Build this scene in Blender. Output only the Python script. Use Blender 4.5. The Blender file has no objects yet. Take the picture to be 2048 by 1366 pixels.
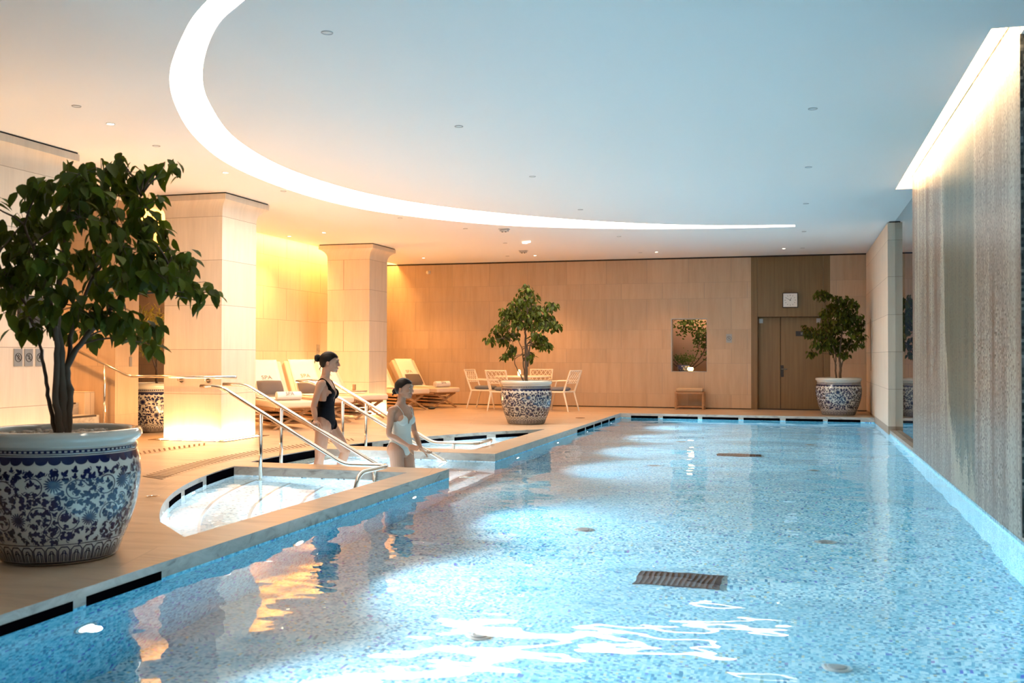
import bpy, bmesh, math, random
from mathutils import Vector, Matrix, noise
from mathutils.geometry import tessellate_polygon
PI = math.pi
S = bpy.context.scene
C = S.collection

# ------------------------------------------------------------------ camera
EYE = 1.2
F_PX, YAW, PITCH, ROLL = 1991.0, math.atan(568/1991.0), math.atan(27.5/1991.0), 0.0022
fw = Vector((-math.sin(YAW)*math.cos(PITCH), math.cos(YAW)*math.cos(PITCH), math.sin(PITCH)))
rt = Vector((math.cos(YAW), math.sin(YAW), 0)); up = rt.cross(fw)
r2 = rt*math.cos(ROLL)+up*math.sin(ROLL); u2 = up*math.cos(ROLL)-rt*math.sin(ROLL)
cd = bpy.data.cameras.new('camera'); cam = bpy.data.objects.new('camera', cd); C.objects.link(cam)
M = Matrix((( r2.x, u2.x, -fw.x, 0), (r2.y, u2.y, -fw.y, 0), (r2.z, u2.z, -fw.z, EYE), (0, 0, 0, 1)))
cam.matrix_world = M
cd.sensor_width = 36; cd.lens = F_PX/2048*36; cd.clip_end = 200; cd.clip_start = .05
cd.dof.use_dof = True; cd.dof.focus_distance = 12.5; cd.dof.aperture_fstop = 3.2
S.camera = cam

# ------------------------------------------------------------------ render look, world
S.view_settings.view_transform = 'Standard'; S.view_settings.look = 'None'
S.view_settings.gamma = 1; S.view_settings.use_curve_mapping = False
S.view_settings.exposure = 1.33
cy = S.cycles
cy.use_denoising = True; cy.max_bounces = 9; cy.diffuse_bounces = 4; cy.glossy_bounces = 4
cy.transmission_bounces = 6; cy.transparent_max_bounces = 6
cy.sample_clamp_indirect = 6; cy.sample_clamp_direct = 0; cy.blur_glossy = 0.6
cy.caustics_reflective = False; cy.caustics_refractive = True
w = bpy.data.worlds.new('world'); S.world = w; w.use_nodes = True
w.node_tree.nodes['Background'].inputs[0].default_value = (.10, .14, .2, 1)
w.node_tree.nodes['Background'].inputs[1].default_value = .25

# strengths of the lamps, added ones included
E_ARC, E_MOSAIC, E_SIDE, E_BASE, E_DOWN, E_POOL, E_SPA = 6.0, 9.0, 54.0, 125.0, 150.0, 330.0, 850.0
WARM, AMBER, SOFT, COOL = (1, .45, .14), (1, .47, .11), (1, .84, .68), (.62, .86, 1.0)

# ------------------------------------------------------------------ materials
def newmat(name):
    m = bpy.data.materials.new(name); m.use_nodes = True
    nt = m.node_tree; b = nt.nodes['Principled BSDF']
    return m, nt, b
def simple(name, col, rough=.5, metal=0, spec=.5, coat=0):
    m, nt, b = newmat(name)
    b.inputs['Base Color'].default_value = (*col, 1); b.inputs['Roughness'].default_value = rough
    b.inputs['Metallic'].default_value = metal; b.inputs['Specular IOR Level'].default_value = spec
    b.inputs['Coat Weight'].default_value = coat
    return m
def emit(name, col, strength):
    m = bpy.data.materials.new(name); m.use_nodes = True; nt = m.node_tree
    nt.nodes.remove(nt.nodes['Principled BSDF'])
    e = nt.nodes.new('ShaderNodeEmission'); e.inputs[0].default_value = (*col, 1); e.inputs[1].default_value = strength
    nt.links.new(e.outputs[0], nt.nodes['Material Output'].inputs[0])
    return m
class N:
    """short node helper"""
    def __init__(s, nt): s.nt = nt
    def n(s, t, **k):
        x = s.nt.nodes.new(t)
        for a, v in k.items(): setattr(x, a, v)
        return x
    def put(s, sock, v):
        if isinstance(v, (int, float, tuple)): sock.default_value = v
        else: s.nt.links.new(v, sock)
    def math(s, op, a, b=0.0, c=0.0, clamp=False):
        x = s.n('ShaderNodeMath', operation=op, use_clamp=clamp)
        s.put(x.inputs[0], a); s.put(x.inputs[1], b); s.put(x.inputs[2], c)
        return x.outputs[0]
    def pos(s):
        g = s.n('ShaderNodeNewGeometry'); q = s.n('ShaderNodeSeparateXYZ')
        s.nt.links.new(g.outputs['Position'], q.inputs[0]); return q.outputs
    def objpos(s):
        g = s.n('ShaderNodeTexCoord'); q = s.n('ShaderNodeSeparateXYZ')
        s.nt.links.new(g.outputs['Object'], q.inputs[0]); return q.outputs
    def vec(s, a, b, c):
        x = s.n('ShaderNodeCombineXYZ'); s.put(x.inputs[0], a); s.put(x.inputs[1], b); s.put(x.inputs[2], c); return x.outputs[0]
    def noise(s, v, scale, detail=3, rough=.5, dist=0):
        x = s.n('ShaderNodeTexNoise'); s.put(x.inputs['Vector'], v); x.inputs['Scale'].default_value = scale
        x.inputs['Detail'].default_value = detail; x.inputs['Roughness'].default_value = rough
        x.inputs['Distortion'].default_value = dist; return x.outputs[0]
    def white(s, v):
        x = s.n('ShaderNodeTexWhiteNoise'); s.put(x.inputs['Vector'], v); return x
    def ramp(s, f, stops, interp='LINEAR'):
        x = s.n('ShaderNodeValToRGB'); cr = x.color_ramp; cr.interpolation = interp
        while len(cr.elements) < len(stops): cr.elements.new(.5)
        for e, (p, c) in zip(cr.elements, stops):
            e.position = p; e.color = (*c, 1) if len(c) == 3 else c
        s.put(x.inputs[0], f); return x.outputs[0]
    def mix(s, f, a, b, mode='MIX'):
        x = s.n('ShaderNodeMix', data_type='RGBA', blend_type=mode)
        s.put(x.inputs[0], f)
        for k, v in ((6, a), (7, b)):
            if isinstance(v, tuple): x.inputs[k].default_value = (*v, 1) if len(v) == 3 else v
            else: s.nt.links.new(v, x.inputs[k])
        return x.outputs[2]
    def bump(s, h, strength, dist, b):
        x = s.n('ShaderNodeBump'); x.inputs['Strength'].default_value = strength; x.inputs['Distance'].default_value = dist
        s.put(x.inputs['Height'], h); s.nt.links.new(x.outputs[0], b.inputs['Normal'])

def g3(v): return (v, v, v)
def stone(name, joints, bw, c1=(.70, .59, .47), c2=(.62, .52, .41), offset=.37, rough=.55):
    """vertical-veined limestone in courses whose joints lie at the given heights"""
    m, nt, b = newmat(name); h = N(nt); X, Y, Z = h.pos()
    u = h.math('ADD', X, Y)
    zn = h.math('DIVIDE', Z, 4.0)
    n = len(joints)
    idx = h.ramp(zn, [(j/4.0, g3(i/16)) for i, j in enumerate(joints)])
    idx = h.math('MULTIPLY', idx, 16.0)
    br = h.n('ShaderNodeTexBrick', offset=offset, offset_frequency=2)
    h.put(br.inputs['Vector'], h.vec(u, idx, 0.0))
    br.inputs['Color1'].default_value = (0, 0, 0, 1); br.inputs['Color2'].default_value = (1, 1, 1, 1)
    br.inputs['Scale'].default_value = 1; br.inputs['Mortar Size'].default_value = .006
    br.inputs['Mortar Smooth'].default_value = .1; br.inputs['Brick Width'].default_value = bw; br.inputs['Row Height'].default_value = 1
    v1 = h.noise(h.vec(h.math('MULTIPLY', u, 9.0), h.math('MULTIPLY', Z, .8), br.outputs['Color']), 1, 5, .6)
    v2 = h.noise(h.vec(h.math('MULTIPLY', u, 45.0), h.math('MULTIPLY', Z, 2.5), 0.0), 1, 2, .5)
    v = h.math('ADD', h.math('MULTIPLY', v1, .7), h.math('MULTIPLY', v2, .3))
    col = h.ramp(v, [(.3, c2), (.55, c1), (.75, tuple(min(1, x*1.06) for x in c1))])
    tone = h.math('MULTIPLY_ADD', br.outputs['Color'], .10, .93)
    col = h.mix(1.0, col, h.vec(tone, tone, tone), 'MULTIPLY')
    col = h.mix(br.outputs['Fac'], col, (.34, .26, .19))
    h.put(b.inputs['Base Color'], col); b.inputs['Roughness'].default_value = rough
    return m
COURSES = [-.03, .32, 1.03, 1.35, 1.79, 2.50, 2.86, 3.50]
M_backwall = stone('back_wall_limestone', COURSES, .95, (.47, .34, .225), (.41, .29, .185))
M_column = stone('column_limestone', [.03, .65, 1.27, 1.89, 2.52, 3.13, 3.60], 14, offset=.31)
M_sidewall = stone('side_wall_limestone', [.03, .65, 1.27, 1.89, 2.52, 3.13, 3.60], .9, (.64, .52, .38), (.58, .46, .33))

def plank_stone():
    m, nt, b = newmat('deck_stone'); h = N(nt); X, Y, Z = h.pos()
    br = h.n('ShaderNodeTexBrick', offset=.43, offset_frequency=2)
    h.put(br.inputs['Vector'], h.vec(h.math('ADD', h.math('MULTIPLY', X, .966), h.math('MULTIPLY', Y, .26)), h.math('SUBTRACT', h.math('MULTIPLY', Y, .966), h.math('MULTIPLY', X, .26)), 0.0))
    br.inputs['Color1'].default_value = (0, 0, 0, 1); br.inputs['Color2'].default_value = (1, 1, 1, 1)
    br.inputs['Scale'].default_value = 1; br.inputs['Mortar Size'].default_value = .005
    br.inputs['Brick Width'].default_value = 2.3; br.inputs['Row Height'].default_value = .62
    v = h.noise(h.vec(h.math('MULTIPLY', X, 1.3), h.math('MULTIPLY', Y, 6.0), h.math('MULTIPLY', br.outputs['Color'], 9.0)), 1, 6, .62, .8)
    col = h.ramp(v, [(.28, (.27, .185, .12)), (.45, (.41, .30, .205)), (.7, (.50, .38, .27))])
    s = h.noise(h.vec(X, Y, 0.0), 60, 2, .6)
    col = h.mix(h.ramp(s, [(.62, g3(0)), (.72, g3(.35))]), col, (.36, .27, .2))
    col = h.mix(br.outputs['Fac'], col, (.33, .25, .18))
    h.put(b.inputs['Base Color'], col)
    b.inputs['Roughness'].default_value = .32; b.inputs['Specular IOR Level'].default_value = .45
    return m
M_deck = plank_stone()

def marble():
    m, nt, b = newmat('coping_marble'); h = N(nt); X, Y, Z = h.pos()
    v = h.noise(h.vec(h.math('MULTIPLY', X, 2.0), h.math('MULTIPLY', Y, 2.0), h.math('MULTIPLY', Z, 5.0)), 2.2, 6, .65, 1.2)
    col = h.ramp(v, [(.30, (.17, .15, .13)), (.42, (.33, .30, .26)), (.6, (.42, .385, .34))])
    h.put(b.inputs['Base Color'], col); b.inputs['Roughness'].default_value = .35
    return m
M_marble = marble()

def pool_tile(name, size, stops, patch=True):
    m, nt, b = newmat(name); h = N(nt); X, Y, Z = h.pos()
    def cell(v): return h.math('FLOOR', h.math('DIVIDE', v, size))
    wn = h.white(h.vec(cell(X), cell(Y), cell(Z))).outputs['Value']
    col = h.ramp(wn, stops, 'CONSTANT')
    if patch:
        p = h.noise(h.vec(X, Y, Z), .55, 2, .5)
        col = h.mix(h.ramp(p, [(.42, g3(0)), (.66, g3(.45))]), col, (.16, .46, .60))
    h.put(b.inputs['Base Color'], col); b.inputs['Roughness'].default_value = .4
    return m
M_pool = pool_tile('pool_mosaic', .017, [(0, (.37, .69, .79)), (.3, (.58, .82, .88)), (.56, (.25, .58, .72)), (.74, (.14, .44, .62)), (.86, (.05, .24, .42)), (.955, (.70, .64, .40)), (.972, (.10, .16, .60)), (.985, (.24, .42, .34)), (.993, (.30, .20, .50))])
M_poolwall = pool_tile('pool_wall_mosaic', .021, [(0, (.20, .62, .78)), (.3, (.30, .72, .84)), (.52, (.13, .52, .70)), (.70, (.08, .42, .62)), (.85, (.05, .26, .46)), (.97, (.10, .16, .60))], False)
M_spa = pool_tile('spa_mosaic', .021, [(0, (.68, .80, .84)), (.5, (.78, .85, .88)), (.74, (.50, .68, .76)), (.88, (.32, .50, .62)), (.97, (.16, .20, .24))], False)

def mosaic_art():
    m, nt, b = newmat('mosaic_mural'); h = N(nt); X, Y, Z = h.pos()
    sz = .016
    cy_ = h.math('FLOOR', h.math('DIVIDE', h.math('ADD', Y, X), sz)); cz = h.math('FLOOR', h.math('DIVIDE', Z, sz))
    wn = h.white(h.vec(cy_, cz, 0.0)); r = wn.outputs['Value']
    Yq = h.math('MULTIPLY', cy_, sz); Zq = h.math('MULTIPLY', cz, sz)
    base = h.ramp(r, [(0, (.23, .20, .165)), (.35, (.31, .275, .235)), (.7, (.14, .12, .095)), (.88, (.42, .40, .34)), (.95, (.07, .05, .04))], 'CONSTANT')
    streak = h.noise(h.vec(h.math('MULTIPLY', Yq, 4.6), h.math('MULTIPLY', Zq, .22), 3.0), 1, 5, .68)
    r2_ = h.math('MULTIPLY_ADD', r, .5, -.25)
    f = h.math('ADD', streak, h.math('MULTIPLY', r2_, .28))
    base = h.mix(h.ramp(f, [(.54, g3(0)), (.60, g3(.8))]), base, (.15, .095, .065))
    base = h.mix(h.ramp(f, [(.40, g3(.85)), (.435, g3(0))]), base, (.46, .45, .37))
    # the hanging grey-green drop
    s = h.math('DIVIDE', h.math('SUBTRACT', Yq, 11.05), 1.60)
    s2 = h.math('MULTIPLY', s, s)
    para = h.math('ADD', h.math('MULTIPLY_ADD', s2, .45, -.02), h.math('MULTIPLY', h.math('POWER', s2, 4.0), .6))
    nz = h.noise(h.vec(h.math('MULTIPLY', Yq, 5.0), h.math('MULTIPLY', Zq, 1.4), 0.0), 1, 4, .65)
    d = h.math('SUBTRACT', Zq, h.math('ADD', para, h.math('MULTIPLY_ADD', nz, 1.1, -.55)))
    d = h.math('ADD', d, h.math('MULTIPLY', r2_, .5))
    fin = h.ramp(h.math('MULTIPLY_ADD', d, .4, .5), [(.42, g3(0)), (.50, g3(1))])
    rim = h.ramp(h.math('MULTIPLY_ADD', d, .4, .5), [(.36, g3(0)), (.44, g3(.8)), (.50, g3(.85)), (.58, g3(0))])
    green = h.ramp(wn.outputs['Value'], [(0, (.075, .105, .085)), (.4, (.12, .155, .125)), (.8, (.04, .055, .048))], 'CONSTANT')
    green = h.mix(h.ramp(streak, [(.45, g3(0)), (.6, g3(.6))]), green, (.20, .19, .13))
    far_ = h.ramp(h.math('DIVIDE', Y, 20.0), [(.632, g3(1)), (.640, g3(0))])
    near_ = h.ramp(h.math('DIVIDE', Y, 20.0), [(.471, g3(0)), (.477, g3(1))])
    msk = h.math('MULTIPLY', near_, far_)
    col = h.mix(h.math('MULTIPLY', fin, msk), base, green)
    col = h.mix(h.math('MULTIPLY', rim, msk), col, (.46, .43, .33))
    wob = h.noise(h.vec(0.0, h.math('MULTIPLY', Zq, .9), 0.0), 1, 2, .5)
    yy = h.math('DIVIDE', h.math('ADD', Yq, h.math('MULTIPLY_ADD', wob, .16, -.08)), 20.0)
    bands = h.ramp(yy, [(.405, g3(0)), (.409, g3(.7)), (.413, g3(0)), (.425, g3(0)), (.428, g3(.75)), (.434, g3(0)), (.460, g3(0)), (.464, g3(.9)), (.470, g3(.9)), (.475, g3(0)), (.638, g3(0)), (.643, g3(.7)), (.650, g3(0))])
    bm_ = h.math('MULTIPLY', bands, h.ramp(r, [(0, g3(.45)), (.3, g3(1)), (.85, g3(.1))], 'CONSTANT'))
    col = h.mix(bm_, col, (.44, .45, .38))
    h.put(b.inputs['Base Color'], col); b.inputs['Roughness'].default_value = .3
    return m
M_mural = mosaic_art()
def mosaic_dark():
    m, nt, b = newmat('dark_mosaic'); h = N(nt); X, Y, Z = h.pos()
    c = lambda v: h.math('FLOOR', h.math('DIVIDE', v, .022))
    wn = h.white(h.vec(c(X), c(h.math('ADD', Y, .005)), c(Z))).outputs['Value']
    h.put(b.inputs['Base Color'], h.ramp(wn, [(0, (.05, .06, .06)), (.4, (.10, .11, .11)), (.7, (.18, .19, .18)), (.9, (.28, .29, .27))], 'CONSTANT'))
    b.inputs['Roughness'].default_value = .35
    return m
M_dmosaic = mosaic_dark()

def oak(name, c1, c2, sx=14, sz=.6):
    m, nt, b = newmat(name); h = N(nt); X, Y, Z = h.pos()
    v = h.noise(h.vec(h.math('MULTIPLY', h.math('ADD', X, Y), float(sx)), h.math('MULTIPLY', Z, float(sz)), 0.0), 1, 6, .65)
    h.put(b.inputs['Base Color'], h.ramp(v, [(.3, c2), (.62, c1)])); b.inputs['Roughness'].default_value = .5
    return m
M_oak = oak('oak_veneer', (.185, .115, .045), (.13, .076, .028), 22)
M_teak = oak('teak_slats', (.42, .24, .12), (.28, .15, .07), 6, 6)
M_stoolw = oak('walnut_frame', (.40, .22, .10), (.28, .14, .06), 8, 8)

def water(name, ripple):
    m = bpy.data.materials.new(name); m.use_nodes = True; nt = m.node_tree; h = N(nt)
    nt.nodes.remove(nt.nodes['Principled BSDF'])
    g = h.n('ShaderNodeBsdfGlass'); g.inputs['IOR'].default_value = 1.333; g.inputs['Roughness'].default_value = 0.0
    g.inputs['Color'].default_value = (.90, .975, 1, 1)
    X, Y, Z = h.pos()
    a = h.noise(h.vec(X, Y, 0.0), 1.25, 0, .4, .3)
    c = h.noise(h.vec(h.math('MULTIPLY', X, 1.0), h.math('MULTIPLY', Y, 1.3), 5.0), 3.6, 0, .5, .3)
    d = h.noise(h.vec(h.math('MULTIPLY', X, .8), h.math('MULTIPLY', Y, 1.2), 9.0), 8.5, 0, .5, .4)
    hh = h.math('ADD', h.math('ADD', h.math('MULTIPLY', a, .82), h.math('MULTIPLY', c, .15)), h.math('MULTIPLY', d, .03))
    x = h.n('ShaderNodeBump'); x.inputs['Strength'].default_value = 1; x.inputs['Distance'].default_value = ripple
    nt.links.new(hh, x.inputs['Height']); nt.links.new(x.outputs[0], g.inputs['Normal'])
    nt.links.new(g.outputs[0], nt.nodes['Material Output'].inputs[0])
    return m
M_water = water('pool_water_surface', .023)
M_wspa = water('spa_water_surface', .02)

M_ceil = simple('ceiling_plaster', (.80, .79, .77), .75)
M_gap = simple('shadow_gap_black', (.02, .015, .012), .6)
M_slot_shade = simple('skimmer_slot_shade', (.002, .002, .003), 1, spec=0)
M_chrome = simple('polished_steel', (.86, .80, .72), .10, 1)
M_steel = simple('brushed_steel', (.55, .55, .54), .35, 1)
M_white = simple('white_powder_coat', (.74, .66, .55), .4)
M_cer = simple('ceramic_white', (.46, .43, .37), .09, coat=.6)
M_blue = simple('cobalt_glaze', (.006, .010, .045), .15, coat=.3)
M_soil = simple('pebble_mulch', (.50, .42, .34), .85)
M_bark = simple('ficus_bark', (.075, .048, .028), .8)
M_terry = simple('terry_towel', (.70, .68, .66), .95)
M_mattress = simple('mattress_fabric', (.62, .50, .40), .85)
M_pillow = simple('grey_pillow_fabric', (.24, .21, .21), .9)
M_cushion = simple('slate_blue_cushion', (.12, .13, .16), .9)
M_txt = simple('grey_embroidery', (.28, .25, .22), .8)
M_plaque = simple('steel_plaque', (.34, .33, .32), .4, .6)
M_ink = simple('black_print', (.02, .02, .02), .5)
M_screen = simple('black_glass', (.012, .012, .014), .08)
M_tread = simple('stair_nosing_black', (.03, .02, .016), .7)
M_stool = simple('tan_leather', (.38, .26, .15), .5)
M_clock = simple('clock_face', (.80, .78, .74), .5)
M_wicker = simple('gold_candle_glass', (.8, .6, .3), .3)
M_lens = simple('pool_lens', (.8, .9, .95), .1)

def leafmat(name, c1, c2):
    m, nt, b = newmat(name); h = N(nt)
    g = h.n('ShaderNodeNewGeometry')
    h.put(b.inputs['Base Color'], h.ramp(g.outputs['Random Per Island'], [(0, c1), (.6, c2), (1, tuple(min(1, x*1.7) for x in c2))]))
    b.inputs['Roughness'].default_value = .6; b.inputs['Specular IOR Level'].default_value = .2
    b.inputs['Transmission Weight'].default_value = 0
    out = nt.nodes['Material Output']
    t = h.n('ShaderNodeBsdfTranslucent'); t.inputs[0].default_value = (*[x*2.2 for x in c2], 1)
    a = h.n('ShaderNodeMixShader'); a.inputs[0].default_value = .25
    nt.links.new(b.outputs[0], a.inputs[1]); nt.links.new(t.outputs[0], a.inputs[2]); nt.links.new(a.outputs[0], out.inputs[0])
    return m
M_leaf = leafmat('ficus_leaf', (.014, .021, .001), (.042, .055, .003))
M_leaf2 = leafmat('thin_leaf', (.08, .08, .012), (.18, .16, .022))
M_leaf3 = leafmat('garden_leaf', (.025, .045, .010), (.06, .09, .02))

# ------------------------------------------------------------------ mesh tools
class MB:
    def __init__(s): s.v = []; s.f = []; s.m = []; s.mats = []
    def mi(s, mat):
        if mat not in s.mats: s.mats.append(mat)
        return s.mats.index(mat)
    def add(s, vs, fs, mat):
        o = len(s.v); k = s.mi(mat)
        s.v += [tuple(p) for p in vs]; s.f += [tuple(i+o for i in f) for f in fs]; s.m += [k]*len(fs)
        return s
    def box(s, x0, x1, y0, y1, z0, z1, mat):
        vs = [(x, y, z) for z in (z0, z1) for y in (y0, y1) for x in (x0, x1)]
        return s.add(vs, [(0, 2, 3, 1), (4, 5, 7, 6), (0, 1, 5, 4), (2, 6, 7, 3), (0, 4, 6, 2), (1, 3, 7, 5)], mat)
    def rings(s, R, mat, cap=True, closed=False):
        n = len(R[0]); vs = [p for r in R for p in r]; fs = []
        m = len(R)
        for i in range(m if closed else m-1):
            a, b = i*n, ((i+1) % m)*n
            for j in range(n):
                k = (j+1) % n; fs.append((a+j, a+k, b+k, b+j))
        if cap and not closed:
            fs.append(tuple(range(n-1, -1, -1))); fs.append(tuple((m-1)*n+j for j in range(n)))
        return s.add(vs, fs, mat)
    def tube(s, P, r, mat, n=10, cap=True, closed=False):
        P = [Vector(p) for p in P]; rr = r if isinstance(r, (list, tuple)) else [r]*len(P)
        R = []; prev = None
        for i, p in enumerate(P):
            if closed: t = P[(i+1) % len(P)]-P[i-1]
            else: t = P[min(i+1, len(P)-1)]-P[max(i-1, 0)]
            t.normalize()
            if prev is None:
                a = Vector((0, 0, 1)) if abs(t.z) < .9 else Vector((1, 0, 0)); u = t.cross(a).normalized()
            else:
                u = (prev-t*prev.dot(t)).normalized()
            prev = u; v = t.cross(u); q = rr[i]
            ra, rb = q if isinstance(q, tuple) else (q, q)
            R.append([p+u*math.cos(2*PI*k/n)*ra+v*math.sin(2*PI*k/n)*rb for k in range(n)])
        return s.rings(R, mat, cap, closed)
    def lathe(s, prof, mat, n=48, c=(0, 0, 0), cap=True):
        R = [[(c[0]+r*math.cos(2*PI*k/n), c[1]+r*math.sin(2*PI*k/n), c[2]+z) for k in range(n)] for r, z in prof]
        return s.rings(R, mat, cap)
    def ell(s, c, r, mat, n=16, m=10, rot=None):
        c = Vector(c); R = []
        for i in range(1, m):
            a = PI*i/m
            ring = [Vector((r[0]*math.sin(a)*math.cos(2*PI*k/n), r[1]*math.sin(a)*math.sin(2*PI*k/n), -r[2]*math.cos(a))) for k in range(n)]
            if rot is not None: ring = [rot @ q for q in ring]
            R.append([c+q for q in ring])
        return s.rings(R, mat, True)
    def prism(s, poly, z0, z1, mat):
        n = len(poly)
        R = [[(x, y, z0) for x, y in poly], [(x, y, z1) for x, y in poly]]
        return s.rings(R, mat, True)
    def disc(s, c, r, mat, n=20, axis='z'):
        P = []
        for k in range(n):
            a = 2*PI*k/n; q = (r*math.cos(a), r*math.sin(a))
            P.append({'z': (c[0]+q[0], c[1]+q[1], c[2]), 'x': (c[0], c[1]+q[0], c[2]+q[1]), 'y': (c[0]+q[0], c[1], c[2]+q[1])}[axis])
        return s.add(P, [tuple(range(n))], mat)
    def xf(s, mat4, start=0):
        for i in range(start, len(s.v)): s.v[i] = tuple(mat4 @ Vector(s.v[i]))
        return s
    def build(s, name, parent=None, smooth=False, bevel=0, sub=0, autosmooth=None):
        me = bpy.data.meshes.new(name); me.from_pydata(s.v, [], s.f); me.update()
        for m in s.mats: me.materials.append(m)
        for p, k in zip(me.polygons, s.m): p.material_index = k
        bm = bmesh.new(); bm.from_mesh(me); bmesh.ops.recalc_face_normals(bm, faces=bm.faces); bm.to_mesh(me); bm.free()
        if smooth:
            for p in me.polygons: p.use_smooth = True
        if autosmooth is not None:
            for p in me.polygons: p.use_smooth = True
            me.set_sharp_from_angle(angle=math.radians(autosmooth))
        o = bpy.data.objects.new(name, me); C.objects.link(o)
        if parent is not None: o.parent = parent
        if bevel:
            b = o.modifiers.new('bevel', 'BEVEL'); b.width = bevel; b.segments = 3; b.limit_method = 'ANGLE'; b.angle_limit = math.radians(40)
        if sub:
            q = o.modifiers.new('sub', 'SUBSURF'); q.levels = q.render_levels = sub
        return o
def tag(o, label=None, cat=None, group=None, kind=None):
    if label: o['label'] = label
    if cat: o['category'] = cat
    if group: o['group'] = group
    if kind: o['kind'] = kind
    return o
def thing(name, label, cat, loc=(0, 0, 0), rz=0, group=None):
    o = bpy.data.objects.new(name, None); C.objects.link(o); o.empty_display_size = .1
    o.location = loc; o.rotation_euler = (0, 0, rz)
    return tag(o, label, cat, group)
def struct(o): o['kind'] = 'structure'; return o
def dup(o, loc=None, rz=None, label=None, group=None, skip=()):
    def cp(a, par):
        b = a.copy(); C.objects.link(b); b.parent = par
        for ch in a.children:
            if ch.name.split('.')[0] not in skip: cp(ch, b)
        return b
    r = cp(o, None)
    if loc is not None: r.location = loc
    if rz is not None: r.rotation_euler = (0, 0, rz)
    if label: r['label'] = label
    if group: r['group'] = group
    return r
def fill(loops, z, mat, name, flip=False):
    """a flat sheet with holes"""
    L = [[Vector((x, y, 0)) for x, y in l] for l in loops]
    tr = tessellate_polygon(L); vs = [(p.x, p.y, z) for l in L for p in l]
    mb = MB(); mb.add(vs, tr, mat)
    o = mb.build(name)
    me = o.data
    want = -1 if flip else 1
    bm = bmesh.new(); bm.from_mesh(me)
    for f in bm.faces:
        if f.normal.z*want < 0: f.normal_flip()
    bm.to_mesh(me); bm.free()
    return o
def text_mesh(txt, size, mat, name, parent, mtx, ext=.001):
    cu = bpy.data.curves.new(name, 'FONT'); cu.body = txt; cu.size = size; cu.extrude = ext; cu.align_x = 'CENTER'; cu.align_y = 'CENTER'
    t = bpy.data.objects.new(name+'_src', cu); C.objects.link(t)
    dg = bpy.context.evaluated_depsgraph_get(); me = bpy.data.meshes.new_from_object(t.evaluated_get(dg))
    bpy.data.objects.remove(t); bpy.data.curves.remove(cu)
    me.materials.clear(); me.materials.append(mat); me.transform(mtx)
    o = bpy.data.objects.new(name, me); C.objects.link(o); o.parent = parent
    return o

# ================================================================== THE ROOM
ZC = 3.44                      # ceiling
XP0, XP1, YP1, ZW, ZF = -3.52, 1.50, 20.6, -.10, -1.35
AC, AR = (1.48, 10.7), 7.4
def ax(y, d=0): return AC[0]-math.sqrt(max(0, (AR-d)**2-(y-AC[1])**2))
def arc_pts(y0, y1, n=24, d=0): return [(ax(y0+(y1-y0)*i/n, d), y0+(y1-y0)*i/n) for i in range(n+1)]
Y1a, Y1b, Y2a, Y2b = 9.50, 9.93, 11.60, 12.07     # the two marble dividers
XI = -3.87
near_spa = [(XI, 5.72)]+arc_pts(6.20, Y1a, 30)+[(XI+.05, Y1a)]
ya_far = 15.75
far_spa = arc_pts(Y2b, ya_far, 30)+[(-3.95, Y2b)]
entry = [(XP0, Y1b)]+arc_pts(Y1b, Y2a, 12)+[(XP0, Y2a)]
deck_outer = [(-14.5, -3.2), (XP0, -3.2)]+entry+[(XP0, YP1), (1.9, YP1), (1.9, 23.2), (-14.5, 23.2)]
floor = struct(fill([deck_outer, near_spa, far_spa], 0, M_deck, 'floor'))

def skirt(loop, name, zf, mat_low, close=True, zt=0):
    mb = MB(); n = len(loop); rng = range(n if close else n-1)
    for i in rng:
        (x0, y0), (x1, y1) = loop[i], loop[(i+1) % n]
        low = M_spa if (x0+x1)/2 < XP0-.01 else mat_low
        for za, zb, m in ((zt, -.09, M_marble), (-.09, zf, low)):
            mb.add([(x0, y0, za), (x1, y1, za), (x1, y1, zb), (x0, y0, zb)], [(0, 1, 2, 3)], m)
    return struct(mb.build(name))
skirt([(XP0, -3.2)]+entry+[(XP0, YP1), (XP1, YP1)], 'trim_1', ZF, M_poolwall, False)
skirt(near_spa, 'trim_2', -.95, M_spa)
skirt(far_spa, 'trim_3', -.95, M_spa)
mb = MB()                                         # right pool wall with the narrow sill at water level
mb.add([(XP1-.002, -3.2, -.075), (XP1-.002, YP1, -.075), (XP1-.002, YP1, ZF), (XP1-.002, -3.2, ZF)], [(0, 1, 2, 3)], M_pool)
mb.box(XP1-.0, 1.62, 14.25, 17.62, -.3, -.03, M_marble); mb.box(XP1, 1.62, -3.2, 7.6, -.3, -.05, M_marble)
struct(mb.build('trim_4'))
mb = MB()
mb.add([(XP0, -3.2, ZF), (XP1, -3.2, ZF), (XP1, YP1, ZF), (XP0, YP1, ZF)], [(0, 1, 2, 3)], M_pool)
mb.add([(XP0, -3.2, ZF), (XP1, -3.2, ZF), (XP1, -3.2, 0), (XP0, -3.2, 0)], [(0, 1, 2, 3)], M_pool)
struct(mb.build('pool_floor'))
mb = MB()                                         # entry steps under water
for k in range(1, 9):
    xa = -5.93+.31*(k-1); xb = -5.93+.31*k if k < 8 else XP0
    mb.box(min(xa, XP0-.01), min(xb, XP0), Y1b-.01, Y2a+.01, ZF, -.14*k, M_spa)
    if k < 8: mb.box(xb-.035, xb+.002, Y1b, Y2a, -.14*k, -.14*k+.004, M_plaque)
struct(mb.build('pool_floor'))
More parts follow.
